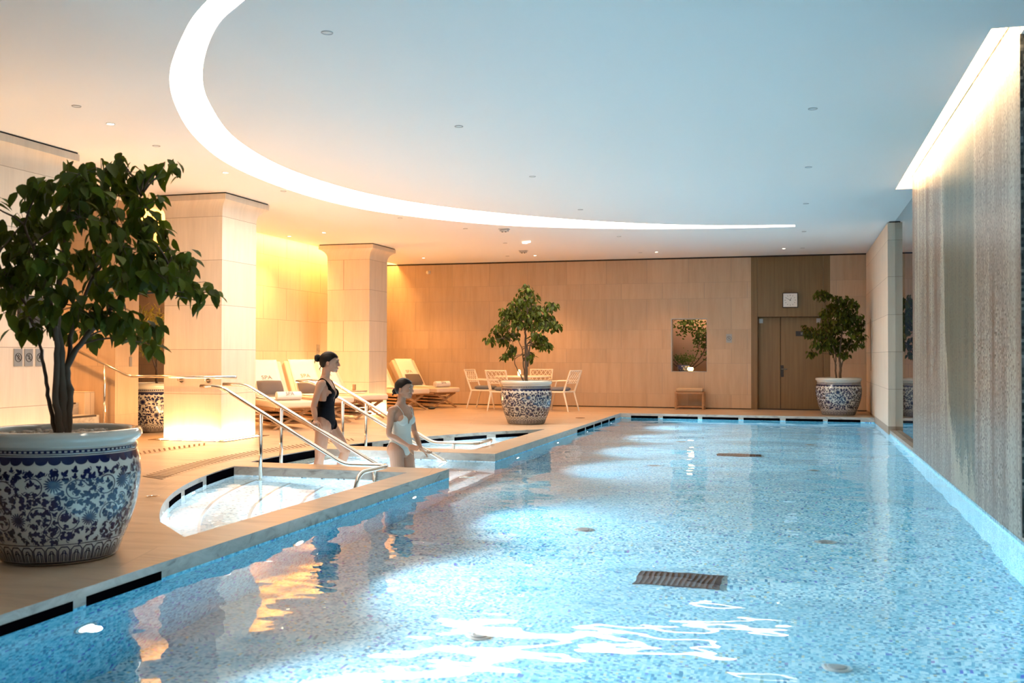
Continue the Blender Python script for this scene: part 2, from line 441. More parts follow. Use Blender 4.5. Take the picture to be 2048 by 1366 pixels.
for nm, y0, y1, xi in (('pool_floor', 5.72, Y1a, XI+.05), ('pool_floor', Y2b, ya_far+.1, -3.93)):
    mb = MB(); ds = [0, .30, .68, 1.06, 3.6]; zs = [-.34, -.50, -.66, -.80]
    n = 40
    for i in range(4):
        P = []
        for j in range(n+1):
            y = y0+(y1-y0)*j/n
            P.append((min(ax(y, ds[i]), xi), min(ax(y, ds[i+1]) if i < 3 else xi, xi), y))
        for j in range(n):
            a, b, ya = P[j]; c, d, yb = P[j+1]
            mb.add([(a, ya, zs[i]), (b, ya, zs[i]), (d, yb, zs[i]), (c, yb, zs[i])], [(0, 1, 2, 3)], M_spa)
            if i < 3:
                mb.add([(b, ya, zs[i]), (d, yb, zs[i]), (d, yb, zs[i+1]), (b, ya, zs[i+1])], [(0, 1, 2, 3)], M_spa)
                if b < xi-.02:
                    mb.add([(b-.03, ya, zs[i]+.004), (b, ya, zs[i]+.004), (d, yb, zs[i]+.004), (d-.03, yb, zs[i]+.004)], [(0, 1, 2, 3)], M_plaque)
    struct(mb.build(nm))
# water
e = .012
def inset_pts(L): return L
tag(fill([[(XP0-e, -3.2), (XP0-e, Y1b)]+[(x-e, y) for x, y in arc_pts(Y1b, Y2a, 12)]+[(XP0-e, Y2a), (XP0-e, YP1+e), (XP1+e, YP1+e), (XP1+e, -3.2)]], ZW, M_water, 'pool_water'), kind='structure')
tag(fill([near_spa], ZW, M_wspa, 'pool_water'), kind='structure')
tag(fill([far_spa], ZW, M_wspa, 'pool_water'), kind='structure')

# black strips on the marble edge paint in the dark of recessed skimmer slots
def slots(name, ivs, kind, z0=-.099, z1=-.048):
    mb = MB()
    for a, b in ivs:
        if kind == 'left': mb.box(XP0-.02, XP0+.003, a, b, z0, z1, M_slot_shade)
        elif kind == 'back': mb.box(a, b, YP1-.003, YP1+.02, z0, z1, M_slot_shade)
        else:
            P = arc_pts(a, b, 6); R = []
            for x, y in P: R.append([(x-.01, y, z0), (x+.004, y, z0), (x+.004, y, z1), (x-.01, y, z1)])
            mb.rings(R, M_slot_shade)
    o = struct(mb.build(name)); return o
slots('trim_5', [(a, a+.63) for a in (-.75, -.02, .71, 1.44, 2.17, 2.90, 3.62, 4.35)]+[(16.33, 16.95), (17.04, 17.71), (17.80, 18.43), (18.53, 19.21), (19.32, 19.94)], 'left')
slots('trim_6', [(-3.30, -2.74), (-2.64, -1.93), (-1.84, -1.12), (-1.02, -.31), (-.20, .51), (.60, 1.21)], 'back')
slots('trim_7', [(7.32, 7.85), (8.0, 8.6), (12.95, 13.35), (13.65, 14.1), (14.3, 14.85), (15.0, 15.5)], 'arc')
slots('trim_8', [(8.72, Y1a), (Y1b+.01, Y2a-.01), (Y2b, 12.72)], 'arc', -.12, -.012)

# drain grates let into the deck along the curve
def grate(name, label, R0, R1, a0, a1, n):
    g = thing(name, label, 'drain grate', (0, 0, 0))
    mb = MB(); sl = .030
    for i in range(n):
        a = a0+(a1-a0)*i/n; da = abs(a1-a0)/n*.40
        P = [(AC[0]+r*math.cos(t), AC[1]+r*math.sin(t), .0035) for r, t in ((R0, a+sl), (R1, a), (R1, a+da), (R0, a+sl+da))]
        mb.add(P, [(0, 1, 2, 3)], M_drain)
    m = 40; L = []
    for r, flip in ((R0-.03, 0), (R1+.03, 1)):
        q = [(AC[0]+r*math.cos(a0+(a1-a0)*i/m), AC[1]+r*math.sin(a0+(a1-a0)*i/m)) for i in range(m+1)]
        L += q if not flip else q[::-1]
    o = fill([L], .002, M_deck, 'grate_frame'); o.parent = g
    mb.build('grate_slots', g)
    return g
M_drain = simple('drain_opening', (.12, .065, .03), .8)
def ang(x, y): return math.atan2(y-AC[1], x-AC[0]) % (2*PI)
grate('drain_grate', 'long curved floor drain of slanting slots nearest the small pool', 7.72, 7.99, ang(-6.24, 8.45), ang(-6.1, 13.2), 54)
grate('drain_grate', 'curved floor drain slot row running to the base of the lit square column', 9.04, 9.26, ang(-7.3, 8.6), ang(-7.6, 11.95), 34)

# ---- ceiling
outer = [(-.0, 3.75), (-.9, 3.83), (-1.8, 4.18), (-2.7, 4.76), (-3.57, 5.49), (-4.05, 5.96), (-4.78, 6.83), (-5.36, 7.74), (-5.96, 8.95), (-6.43, 10.37), (-6.62, 12.0), (-6.52, 13.55), (-6.09, 14.8), (-4.93, 16.38), (-3.34, 17.30), (-1.62, 17.78), (-.01, 17.93)]
inner = [(-.01, 17.66), (-1.57, 17.30), (-3.11, 16.40), (-4.46, 15.05), (-5.33, 13.75), (-5.78, 12.40), (-5.88, 10.75), (-5.60, 9.17), (-5.05, 7.82), (-4.53, 6.9), (-3.85, 6.01), (-3.34, 5.55), (-2.55, 4.92), (-1.7, 4.40), (-.85, 4.08), (0, 4.02)]
def cr(P, n=6):
    out = []
    for i in range(len(P)-1):
        p0, p1, p2, p3 = (Vector(P[max(i-1, 0)]), Vector(P[i]), Vector(P[i+1]), Vector(P[min(i+2, len(P)-1)]))
        for k in range(n):
            t = k/n
            out.append(tuple(.5*((2*p1)+(p2-p0)*t+(2*p0-5*p1+4*p2-p3)*t*t+(3*p1-p0-3*p2+p3)*t**3)))
    out.append(tuple(P[-1])); return out
cres = cr(outer)+cr(inner)
mos_slot = [(1.29, 7.42), (1.505, 7.42), (1.505, 14.25), (1.29, 14.25)]
XS, XC = -9.80, -9.50          # side wall face, edge of its cove
side_slot = [(XS-.01, 12.78), (XC, 12.78), (XC, 22.89), (XS-.01, 22.89)]
struct(fill([[(-14.5, -3.2), (2.2, -3.2), (2.2, 23.2), (-14.5, 23.2)], cres, mos_slot, side_slot], ZC, M_ceil, 'ceiling', flip=True))
def recess(loop, h, mat_side, name, zt=ZC):
    mb = MB(); n = len(loop)
    for i in range(n):
        (x0, y0), (x1, y1) = loop[i], loop[(i+1) % n]
        mb.add([(x0, y0, zt), (x1, y1, zt), (x1, y1, zt+h), (x0, y0, zt+h)], [(0, 1, 2, 3)], mat_side)
    o = struct(mb.build(name)); return o
M_arc = emit('crescent_light', SOFT, E_ARC)
M_mos_led = emit('mural_cove_led', (1, .66, .34), E_MOSAIC)
M_side_led = emit('side_cove_led', AMBER, E_SIDE)
M_base_led = emit('column_base_led', (1, .63, .30), E_BASE)
recess(cres, .05, M_ceil, 'ceiling_cove')
t = tag(fill([cres], ZC+.045, M_arc, 'cove_light', flip=True), 'huge white glowing crescent light set into the ceiling over the pool', 'ceiling light')
recess(mos_slot, .22, M_ceil, 'ceiling_cove')
t = tag(fill([[(1.30, 7.43), (1.49, 7.43), (1.49, 14.24), (1.30, 14.24)]], ZC+.16, M_mos_led, 'cove_light', flip=True), 'long bright cove light in the ceiling slot along the top of the mosaic wall', 'ceiling light')
recess(side_slot, .22, M_ceil, 'ceiling_cove')
t = tag(fill([[(XC-.09, 12.8), (XC-.02, 12.8), (XC-.02, 22.8), (XC-.09, 22.8)]], ZC+.10, M_side_led, 'cove_light', flip=True), 'amber cove light in the ceiling slot above the loungers\' wall', 'ceiling light')

# ---- walls
def wall_xz(name, x0, x1, z0, z1, y, th, holes, mat):
    xs = sorted({x0, x1, *[h[0] for h in holes], *[h[1] for h in holes]})
    zs = sorted({z0, z1, *[h[2] for h in holes], *[h[3] for h in holes]})
    mb = MB()
    for i in range(len(xs)-1):
        for j in range(len(zs)-1):
            cx, cz = (xs[i]+xs[i+1])/2, (zs[j]+zs[j+1])/2
            if any(h[0] < cx < h[1] and h[2] < cz < h[3] for h in holes): continue
            mb.box(xs[i], xs[i+1], y, y+th, zs[j], zs[j+1], mat)
    return struct(mb.build(name))
YB = 22.9
WX0, WX1, WZ0, WZ1 = -2.75, -1.94, .83, 2.05
PX0, PX1 = -.966, .722
DX0, DX1, DZ = -.826, .58, 2.07
wall_xz('wall_back', -10.2, 1.9, .02, ZC-.035, YB, .25, [(WX0, WX1, WZ0, WZ1), (PX0, PX1, .02, ZC-.035)], M_backwall)
mb = MB(); mb.box(-10.2, 1.9, YB+.03, YB+.2, 0, .02, M_gap); mb.box(-10.2, 1.9, YB+.03, YB+.2, ZC-.035, ZC, M_gap); mb.box(-10.2, WX0-.3, YB+.25, YB+.3, 0, ZC, M_gap); mb.box(PX0-.1, 1.9, YB+.25, YB+.3, 0, ZC, M_gap)
struct(mb.build('trim_9'))
# oak panelling and door
mb = MB()
mb.box(PX0, DX0-.0, YB-.005, YB+.22, 0, ZC-.035, M_oak); mb.box(DX1, PX1, YB-.005, YB+.22, 0, ZC-.035, M_oak)
mb.box(DX0+.004, DX1-.004, YB-.005, YB+.22, DZ, ZC-.035, M_oak)
struct(mb.build('wall_panel'))
d1 = struct(thing('door_1', None, None, (0, 0, 0)))
for a, b in ((DX0, -.335), (-.329, DX1)):
    mb = MB(); mb.box(a+.003, b-.003, YB+.13, YB+.175, .01, DZ-.006, M_oak); mb.build('door_leaf', d1, bevel=.003)
mb = MB(); mb.box(-.335, -.265, YB+.118, YB+.13, .73, .99, M_ink); mb.build('lock_plate', d1, bevel=.004)
mb = MB(); mb.box(-.315, -.285, YB+.08, YB+.12, .895, .91, M_chrome); mb.box(-.30, -.19, YB+.07, YB+.085, .893, .912, M_chrome); mb.build('door_handle', d1, bevel=.003)
for x in (DX0+.07, DX1-.10):
    mb = MB(); mb.box(x-.045, x+.045, YB+.118, YB+.13, DZ-.14, DZ-.04, M_plaque); mb.build('door_closer', d1, bevel=.003)
sg = tag(MB().box(-.005, .26, YB+.116, YB+.13, 1.64, 1.75, M_ink).build('door_sign'), 'small black name plate on the oak door, half hidden by the tree', 'sign')
for k, (dx, dz) in enumerate(((.125, 1.712), (.125, 1.695), (.125, 1.678))):
    MB().box(dx-.022, dx+.022, YB+.114, YB+.117, dz-.003, dz+.003, M_plaque).build('lettering', sg)
# side wall with its planting recess, stair wall
mb = MB()
mb.box(XS-.3, XS, 14.35, 22.9, 0, ZC+.22, M_sidewall)
mb.box(XS-.3, XS, 12.78, 14.35, 2.35, ZC+.22, M_sidewall)
mb.box(-11.2, -10.95, 12.78, 14.6, 0, 2.6, M_backwall)
mb.box(-11.2, XS-.3, 14.35, 14.6, 0, 2.6, M_backwall); mb.box(-11.2, XS-.3, 12.78, 14.35, 2.35, 2.6, M_backwall)
struct(mb.build('wall_left'))
mb = MB(); mb.box(-14.5, -9.45, 12.25, 12.78, 0, ZC, M_backwall); struct(mb.build('wall_stairs'))
M_fwall = simple('dark_stone_wall', (.16, .13, .10), .7)
mb = MB(); mb.box(-14.6, -12.6, -3.2, 12.3, 0, ZC, M_sidewall); struct(mb.build('wall_far_left'))
mb = MB(); mb.box(-14.5, 2.2, -3.4, -3.2, ZF, ZC, M_fwall); struct(mb.build('wall_front'))
# right side
mb = MB(); mb.box(XP1, 1.80, 7.60, 14.25, -.14, ZC+.22, M_mural); struct(mb.build('wall_mosaic'))
mb = MB(); mb.box(XP1+.0015, 1.80, 7.592, 7.60, -.3, ZC, M_dmosaic); struct(mb.build('wall_mosaic_end'))
mb = MB(); mb.box(1.47, 1.75, 17.62, YB, -.1, ZC-.02, M_column); mb.box(1.50, 1.75, 17.64, YB, ZC-.02, ZC, M_gap); struct(mb.build('wall_right'))
M_glass, nt_, b_ = newmat('window_glass')
b_.inputs['Transmission Weight'].default_value = 1; b_.inputs['Roughness'].default_value = 0; b_.inputs['IOR'].default_value = 1.5
b_.inputs['Base Color'].default_value = (.55, .60, .60, 1)
for i, (a, b) in enumerate(((14.25, 17.62), (-3.2, 7.59))):
    wn_ = struct(thing('window_%d' % (i+2), None, None, (0, 0, 0)))
    MB().box(1.585, 1.60, a, b, -.05, ZC, M_glass).build('pane', wn_)
mb = MB(); mb.box(2.6, 2.7, -3.2, 22.9, -1, ZC+.1, simple('night_backdrop', (.02, .03, .03), .9)); struct(mb.build('outside_dark_backdrop'))  # added dark sheet beyond the panes, standing in for the night outside
# right wall service cover (slim vertical plate)
tag(MB().box(1.455, 1.47, 21.2, 21.5, .9, 1.95, M_backwall).build('access_cover', bevel=.004), 'slim tall stone-coloured service cover on the right wall behind the potted tree', 'cover')

# ---- columns with flared heads
def column(cx0, cx1, cy0, cy1, label, ulab):
    t = struct(thing('column', None, None, (0, 0, 0)))
    t['label'] = label
    def sq(o, z): return [(cx0-o, cy0-o, z), (cx1+o, cy0-o, z), (cx1+o, cy1+o, z), (cx0-o, cy1+o, z)]
    mb = MB(); mb.rings([sq(0, 0), sq(0, 3.13)], M_column); mb.build('shaft', t)
    mb = MB(); prof = [(0, 3.13), (.004, 3.19), (.018, 3.24), (.045, 3.285), (.085, 3.32), (.135, 3.345), (.135, 3.422)]
    mb.rings([sq(o, z) for o, z in prof], M_column); mb.build('capital', t, autosmooth=35)
    mb = MB(); mb.rings([sq(.125, 3.422), sq(.12, ZC-.001)], M_gap); mb.build('shadow_gap', t)
    g = .05
    mb = MB()
    o1, o2 = .10, .15
    for (a, b, c, d) in ((cx0-o2, cx1+o2, cy0-o2, cy0-o1), (cx0-o2, cx1+o2, cy1+o1, cy1+o2), (cx0-o2, cx0-o1, cy0-o1, cy1+o1), (cx1+o1, cx1+o2, cy0-o1, cy1+o1)):
        mb.box(a, b, c, d, .0, .006, M_drain)
    mb.build('base_trim', t)
    lt = thing('column_uplight', 'warm uplight strip round the foot of the '+ulab, 'floor light', (0, 0, 0), 0, 'uplight strips at the column feet')
    mb = MB(); o1, o2 = .045, .075; z = .004
    for (a, b, c, d) in ((cx0, cx1, cy0-o2, cy0-o1), (cx0, cx1, cy1+o1, cy1+o2), (cx0-o2, cx0-o1, cy0, cy1), (cx1+o1, cx1+o2, cy0, cy1)):
        mb.add([(a, c, z), (b, c, z), (b, d, z), (a, d, z)], [(0, 1, 2, 3)], M_base_led)
    mb.build('led_strip', lt)
    mb = MB(); 
    mb.add([(cx0-.1, cy0-.1, .0015), (cx1+.1, cy0-.1, .0015), (cx1+.1, cy1+.1, .0015), (cx0-.1, cy1+.1, .0015)], [(0, 1, 2, 3)], M_marble); mb.build('trough', lt)
    return t
column(-8.60, -7.68, 12.20, 13.11, 'square limestone column nearest the steps and handrails', 'column nearest the handrails')
column(-9.20, -8.27, 18.50, 19.40, 'square limestone column farther back behind the loungers', 'farther column behind the loungers')
column(-8.73, -7.80, 7.30, 9.17, 'wide limestone column behind the big pot, with three plaques', 'wide column behind the big pot')

# ---- stairs at the left
mb = MB()
M_stair = stone('stair_stone', [0, 4], 3.0)
for k in range(7):
    x1_ = -9.20-.35*k; mb.box(-12.6, x1_, 9.7, 12.04, .17*k, .17*(k+1), M_marble)
    mb.box(x1_-.05, x1_+.004, 9.8, 11.98, .17*(k+1)-.022, .17*(k+1)+.002, M_tread)
mb.box(-12.6, -9.80, 12.04, 12.25, 0, .66, M_sidewall)
struct(mb.build('stairs'))

# ================================================================== FITTINGS
# round underwater lights on the left pool wall
M_bulb = emit('pool_lamp', (.80, .92, 1.0), 14)
M_bulb2 = emit('spa_lamp', (.82, .92, 1.0), E_SPA)
def pool_light(y, label):
    t = thing('pool_light', label, 'pool light', (XP0, y, -.50), 0, 'round underwater lights along the left pool wall')
    mb = MB(); R = []
    for r, x in ((.082, 0.0), (.082, .012), (.060, .016), (.056, .008)):
        R.append([(x, r*math.cos(2*PI*k/24), r*math.sin(2*PI*k/24)) for k in range(24)])
    mb.rings(R, M_steel, False); mb.build('ring', t)
    MB().disc((.010, 0, 0), .056, M_bulb, 24, 'x').build('lens', t)
    l = bpy.data.lights.new('pool_lamp', 'SPOT'); l.energy = E_POOL; l.color = (.74, .89, 1.0); l.spot_size = math.radians(125); l.spot_blend = 1; l.shadow_soft_size = .04
    o = bpy.data.objects.new('pool_lamp', l); C.objects.link(o); o.location = (.06, 0, 0); o.rotation_euler = (0, -PI/2+math.radians(-4), 0); o.parent = t
    return t
names = ['nearest the camera, at the lower left', 'second from the camera, below the big pot\'s deck edge', 'under the marble point beside the woman in white', 'just beyond the entry steps', 'fifth from the camera', 'sixth from the camera, by the far slots', 'farthest one by the corner']
for y, nm in zip((4.33, 6.62, 8.92, 12.60, 14.86, 17.13, 19.40), names):
    pool_light(y, 'round white underwater pool light '+nm)
pool_light(2.05, 'round white underwater pool light just outside the lower left of the picture')
def spa_light(x, y, z, rz, label):
    t = thing('spa_light', label, 'pool light', (x, y, z), rz, 'underwater lights of the small pools')
    MB().disc((.008, 0, 0), .05, M_bulb2, 20, 'x').build('lens', t)
    mb = MB(); mb.rings([[(x_, r*math.cos(2*PI*k/20), r*math.sin(2*PI*k/20)) for k in range(20)] for r, x_ in ((.07, 0), (.07, .01), (.052, .012))], M_steel, False); mb.build('ring', t)
for x, y, rz, nm in ((-4.86, 6.98, .55, 'nearest one in the small front pool'), (-5.52, 8.66-.38, .2, 'second one in the small front pool'), (XI+.03, 8.6, PI, 'one under the marble side of the small front pool'), (-5.2, Y2a-.003, -PI/2, 'left one at the entry steps'), (-4.2, Y2a-.003, -PI/2, 'right one at the entry steps'), (-4.9, Y1b+.003, PI/2, 'hidden one at the entry steps'), (-3.98, 13.0, PI, 'nearer one in the far small pool'), (-3.98, 14.4, PI, 'farther one in the far small pool')):
    spa_light(x, y, -.21, rz, 'round underwater light, '+nm)
# floor inlets and grilles of the pool
def inlet(x, y, label):
    t = thing('floor_inlet', label, 'pool inlet', (x, y, ZF), 0, 'round inlets in the pool floor')
    MB().lathe([(.085, 0), (.085, .010), (.07, .016), (.03, .018), (.0001, .012)], M_steel, 24).build('cover', t)
    MB().lathe([(.055, .016), (.055, .03), (.045, .034), (.0001, .034)], M_plaque, 24).build('cap', t)
for x, y, nm in ((-1.81, 5.65, 'nearest left'), (.22, 5.68, 'nearest right'), (-1.81, 8.65, 'second on the left'), (.22, 8.70, 'second on the right'), (-1.82, 13.2, 'third on the left'), (.22, 13.25, 'third on the right'), (-1.82, 16.6, 'fourth on the left'), (.22, 16.6, 'fourth on the right')):
    inlet(x, y, 'round grey inlet in the pool floor, '+nm)
def grille(x, y, label):
    t = thing('floor_grille', label, 'pool drain', (x, y, ZF), 0, 'rectangular grilles in the pool floor')
    MB().box(-.30, .30, -.17, .17, 0, .012, M_drain2).build('grille_frame', t)
    mb = MB()
    for i in range(14): mb.box(-.28+.04*i, -.28+.04*i+.018, -.15, .15, .012, .02, M_bars)
    mb.build('grille_bars', t)
M_drain2 = simple('dark_grille', (.02, .025, .035), .6)
M_bars = simple('grille_bar_grey', (.07, .085, .10), .5)
grille(-.80, 7.14, 'dark rectangular drain grille in the pool floor nearest the camera')
grille(-.80, 14.75, 'dark rectangular drain grille in the pool floor farther off')

# ceiling fittings
M_off = simple('downlight_trim', (.45, .44, .43), .5)
M_offlens = simple('downlight_off_lens', (.70, .70, .69), .5)
M_on = emit('downlight_lens', (1, .82, .55), 12)
def downlight(x, y, lit, label, k=1):
    t = thing('ceiling_downlight', label, 'downlight', (x, y, ZC), 0, 'lit ceiling downlights' if lit else 'unlit ceiling downlights')
    mb = MB(); mb.lathe([(.042, .0), (.042, -.005), (.036, -.006), (.034, -.001)], M_off, 24, cap=False); mb.build('trim_ring', t)
    MB().disc((0, 0, -.002), .034, M_on if lit else M_offlens, 20).build('lens', t)
    if lit:
        l = bpy.data.lights.new('downlight_lamp', 'SPOT'); l.energy = E_DOWN*k; l.color = WARM; l.spot_size = math.radians(105); l.spot_blend = .8; l.shadow_soft_size = .05
        o = bpy.data.objects.new('downlight_lamp', l); C.objects.link(o); o.location = (0, 0, -.02); o.parent = t
unl = [(-3.13, 6.27, 'over the near pool, left of centre'), (-3.17, 9.2, 'above the white-suited woman'), (-3.17, 12.03, 'third back over the pool\'s left side'), (-3.18, 14.96, 'fourth back over the pool\'s left side'), (-3.2, 18.54, 'fifth back over the pool\'s left side'), (-3.25, 21.55, 'over the far pool edge, left'), (.15, 9.39, 'nearest over the pool\'s right side'), (.146, 12.29, 'second over the pool\'s right side'), (.145, 15.23, 'third over the pool\'s right side'), (.142, 18.65, 'fourth over the pool\'s right side'), (.134, 21.5, 'over the clock'), (-6.24, 7.53, 'nearest over the left deck'), (-6.6, 9.2, 'just left of the crescent'), (-6.74, 12.21, 'between crescent and near column'), (-6.22, 15.12, 'behind the crescent\'s left side'), (-5.62, 16.68, 'past the crescent'), (-5.58, 19.04, 'over the table'), (-6.26, 21.55, 'near the back wall left')]
lit = [(-6.745, 10.78, 'over the near column'), (-6.285, 14.07, 'over the first loungers'), (-8.31, 16.56, 'between the two columns'), (-2.9, 21.53, 'over the window niche'), (-.24, 21.5, 'in front of the oak door'), (-5.63, 21.6, 'over the dining chairs'), (-8.26, 21.5, 'over the last lounger')]
for x, y, nm in unl: downlight(x, y, False, 'small round unlit ceiling downlight '+nm)
for x, y, nm in lit: downlight(x, y, True, 'small round glowing ceiling downlight '+nm, .25 if x > -1 else (.5 if x > -4 else (.5 if y < 15 else 1)))
for x, y, nm, k in ((-6.4, 8.2, 'above the drain grates', .5), (-5.2, 19.2, 'above the round table', 1), (-9.0, 10.5, 'added over the foot of the stairs, behind leaves', 1.5), (-10.6, 11.0, 'added over the stairs, behind leaves', 1.3), (-9.2, 16.9, 'beside the amber cove', 1)): downlight(x, y, True, 'small round glowing ceiling downlight '+nm, k)  # the two over the stairs are added to warm the column fronts
def box_fit(px, py, nm):
    t = thing('ceiling_fitting', nm, 'ceiling fitting', (px, py, ZC))
    MB().box(-.09, .09, -.06, .06, -.015, 0, M_off).build('base_plate', t, bevel=.003)
    mb = MB(); mb.box(-.075, .075, -.045, .045, -.05, -.015, M_off); mb.build('housing', t, bevel=.01)
    for k in (-.03, .03): MB().ell((k, -.01, -.05), (.02, .02, .014), M_ink, 10, 6).build('eye', t)
box_fit(-4.97, 16.9, 'small grey twin-eyed box on the ceiling above the loungers')
box_fit(-5.6, 20.5, 'small grey twin-eyed box on the ceiling nearer the back wall')
t = tag(MB().box(-.12, .12, -.015, .015, -.03, 0, emit('lit_bar', (1, .85, .6), 5)).build('light_bar', bevel=.004), 'short slanted glowing light bar on the ceiling beyond the crescent', 'ceiling light'); t.location = (-5.1, 18.9, ZC); t.rotation_euler = (0, 0, -.7)
t = thing('security_camera', 'little round camera high on the orange left end of the back wall', 'camera', (-8.66, YB, 3.22))
MB().box(-.05, .05, -.02, 0, -.03, .05, M_white).build('mount', t, bevel=.004)
MB().ell((0, -.06, 0), (.045, .05, .045), M_white, 16, 10).build('dome', t)

# wall plaques
def plaque(name, loc, rz, label, k, s=1.0, group=None):
    t = thing(name, label, 'sign', loc, rz, group)
    MB().box(-.065*s, .065*s, -.008, 0, -.1*s, .1*s, M_plaque).build('plate', t, bevel=.002)
    mb = MB(); c = (0, -.0095, 0); r = .048*s
    mb.tube([(r*math.cos(2*PI*i/28), -.009, r*math.sin(2*PI*i/28)) for i in range(28)], .0035*s, M_ink, 5, closed=True)
    mb.tube([(-r*.7, -.009, r*.7), (r*.7, -.009, -r*.7)], .0032*s, M_ink, 5)
    P = {0: [[(-.02, .02), (.02, .02), (-.01, -.02), (.02, -.02)]], 1: [[(-.025, .015), (.0, .02), (.02, .0), (-.015, -.01), (.025, -.025)]], 2: [[(-.02, -.02), (-.01, .02), (.01, .02), (.02, -.02)], [(-.01, 0), (.015, 0)]], 3: [[(-.02, .02), (0, 0), (.02, .01)], [(0, 0), (-.01, -.025)]]}[k]
    for l in P: mb.tube([(x*s, -.009, z*s) for x, z in l], .004*s, M_ink, 5)
    mb.ell((0.0, -.009, .030*s), (.007*s, .003, .007*s), M_ink, 8, 6)
    mb.build('pictogram', t); return t
for i, (y, nm) in enumerate(((8.565, 'left-hand one'), (8.715, 'middle one'), (8.875, 'right-hand one'))):
    plaque('prohibition_plaque', (-7.80, y, 1.165), PI/2, 'grey prohibition plaque behind the big pot, %s of three' % nm, i, .92, 'grey plaques on the near column')
plaque('prohibition_plaque', (-1.45, YB, 1.59), 0, 'grey prohibition plaque on the back wall between niche and oak door', 3, .98)
t = thing('wall_screen', 'black glass wall screen above the three plaques, mostly hidden by leaves', 'screen', (-7.80, 8.715, 1.62), PI/2)
MB().box(-.165, .165, -.03, 0, -.20, .20, M_screen).build('panel', t, bevel=.004); MB().box(-.15, .15, -.032, -.030, -.185, .185, M_ink).build('display', t)
tag(MB().box(-9.448, -9.44, 12.56, 12.62, 1.02, 1.16, M_plaque).build('wall_switch', bevel=.003), 'small grey wall switch beside the planting recess', 'switch')
tag(MB().box(XS, XS+.01, 19.2, 19.34, 1.22, 1.42, M_marble).build('socket_cover', bevel=.003), 'small pale wall cover above the second lounger', 'socket')

# clock
t = thing('wall_clock', 'square white wall clock with black frame over the oak door', 'clock', (-.121, YB-.006, 2.433))
mb = MB()
for a, b, c, d in ((-.165, .165, .150, .165), (-.165, .165, -.165, -.150), (-.165, -.150, -.15, .15), (.150, .165, -.15, .15)): mb.box(a, b, -.045, 0, c, d, M_ink)
mb.build('frame', t, bevel=.002)
MB().box(-.15, .15, -.03, 0, -.15, .15, M_clock).build('dial', t)
for k in range(12):
    a = k*PI/6; r = .115; l = .014 if k % 3 else .02; w_ = .004
    p = Vector((math.sin(a), 0, math.cos(a))); q = Vector((math.cos(a), 0, -math.sin(a)))
    P = [p*(r-l)+q*w_, p*(r-l)-q*w_, p*(r+l*.3)-q*w_, p*(r+l*.3)+q*w_]; MB().add([(v.x, -.0315, v.z) for v in P], [(0, 1, 2, 3)], M_ink).build('hour_mark', t)
def hand_(name, a, l, w_):
    p = Vector((math.sin(a), 0, math.cos(a))); q = Vector((math.cos(a), 0, -math.sin(a)))
    P = [p*-.02+q*w_, p*-.02-q*w_, p*l-q*w_*.5, p*l+q*w_*.5]
    MB().add([(v.x, -.034, v.z) for v in P], [(0, 1, 2, 3)], M_ink).build(name, t)
hand_('hour_hand', math.radians(25), .062, .006); hand_('minute_hand', math.radians(-60), .105, .0045)

# upholstered stool under the niche
t = thing('stool', 'low wooden stool with tan padded seat against the back wall', 'stool', (-2.29, 22.62, 0))
mb = MB()
for sx in (-1, 1):
    for sy in (-1, 1):
        MB().box(sx*.30-.022, sx*.30+.022, sy*.17-.022, sy*.17+.022, 0, .36, M_stoolw).build('leg', t, bevel=.004)
mb.box(-.322, .322, -.192, .192, .345, .385, M_stoolw); mb.build('seat_frame', t, bevel=.004)
mb = MB(); mb.box(-.28, .28, -.185, -.155, .04, .07, M_stoolw); mb.box(-.28, .28, .155, .185, .04, .07, M_stoolw)
for sx in (-1, 1): mb.box(sx*.30-.015, sx*.30+.015, -.15, .15, .04, .07, M_stoolw)
mb.build('stretcher', t, bevel=.003)
MB().box(-.30, .30, -.175, .175, .385, .47, M_stool).build('seat_cushion', t, bevel=.03)

# ---- handrails
def rail_path(P, r=.021, n=12, rad=.09):
    """round the corners of a polyline"""
    P = [Vector(p) for p in P]; out = [P[0]]
    for i in range(1, len(P)-1):
        a, b, c = P[i-1], P[i], P[i+1]; u = (a-b); v = (c-b); d = min(rad, u.length*.45, v.length*.45)
        p0 = b+u.normalized()*d; p1 = b+v.normalized()*d
        for k in range(7):
            q = k/6; out.append((1-q)**2*p0+2*q*(1-q)*b+q*q*p1)
    out.append(P[-1]); return out
def handrail(label, y, P, posts, back=None, top_start=-6.17):
    t = thing('handrail', label, 'handrail', (0, 0, 0))
    MB().tube(rail_path(P), .021, M_chrome, 14).build('rail', t, smooth=True)
    for x, yy, zt, zb in posts:
        mb = MB(); mb.tube([(x, yy, zb), (x, yy, zt)], .0195, M_chrome, 14); mb.build('post', t, smooth=True)
        MB().tube([(x, yy, zb), (x, yy, zb+.012)], .045, M_chrome, 16).build('flange', t, autosmooth=40)
    return t
def rz_(x): return .86-.527*(x+5.95)
handrail('polished handrail nearest the front, ending in a bend over the marble divider', 9.45,
    [(-6.17, 9.40, .86), (-5.93, 9.40, .86), (-4.47, 9.40, .07), (-3.97, 9.40, .075), (-4.10, 8.95, .05), (-4.17, 8.75, -.5)],
    [(-5.44, 9.40, rz_(-5.44)-.02, -.30), (-4.17, 9.47, .06, -.40)])
handrail('polished handrail the woman in black holds, behind the front one', 10.05,
    [(-6.30, 10.05, .86), (-6.02, 10.05, .86), (-4.44, 10.05, .03), (-4.05, 10.05, -.18)],
    [(-5.56, 10.05, .60, -.20)])
handrail('polished handrail just behind the woman in white', 11.50,
    [(-6.15, 11.50, .86), (-5.94, 11.50, .86), (-4.17, 11.50, -.08), (-4.0, 11.50, -.17)],
    [(-5.50, 11.50, .62, -.20)])
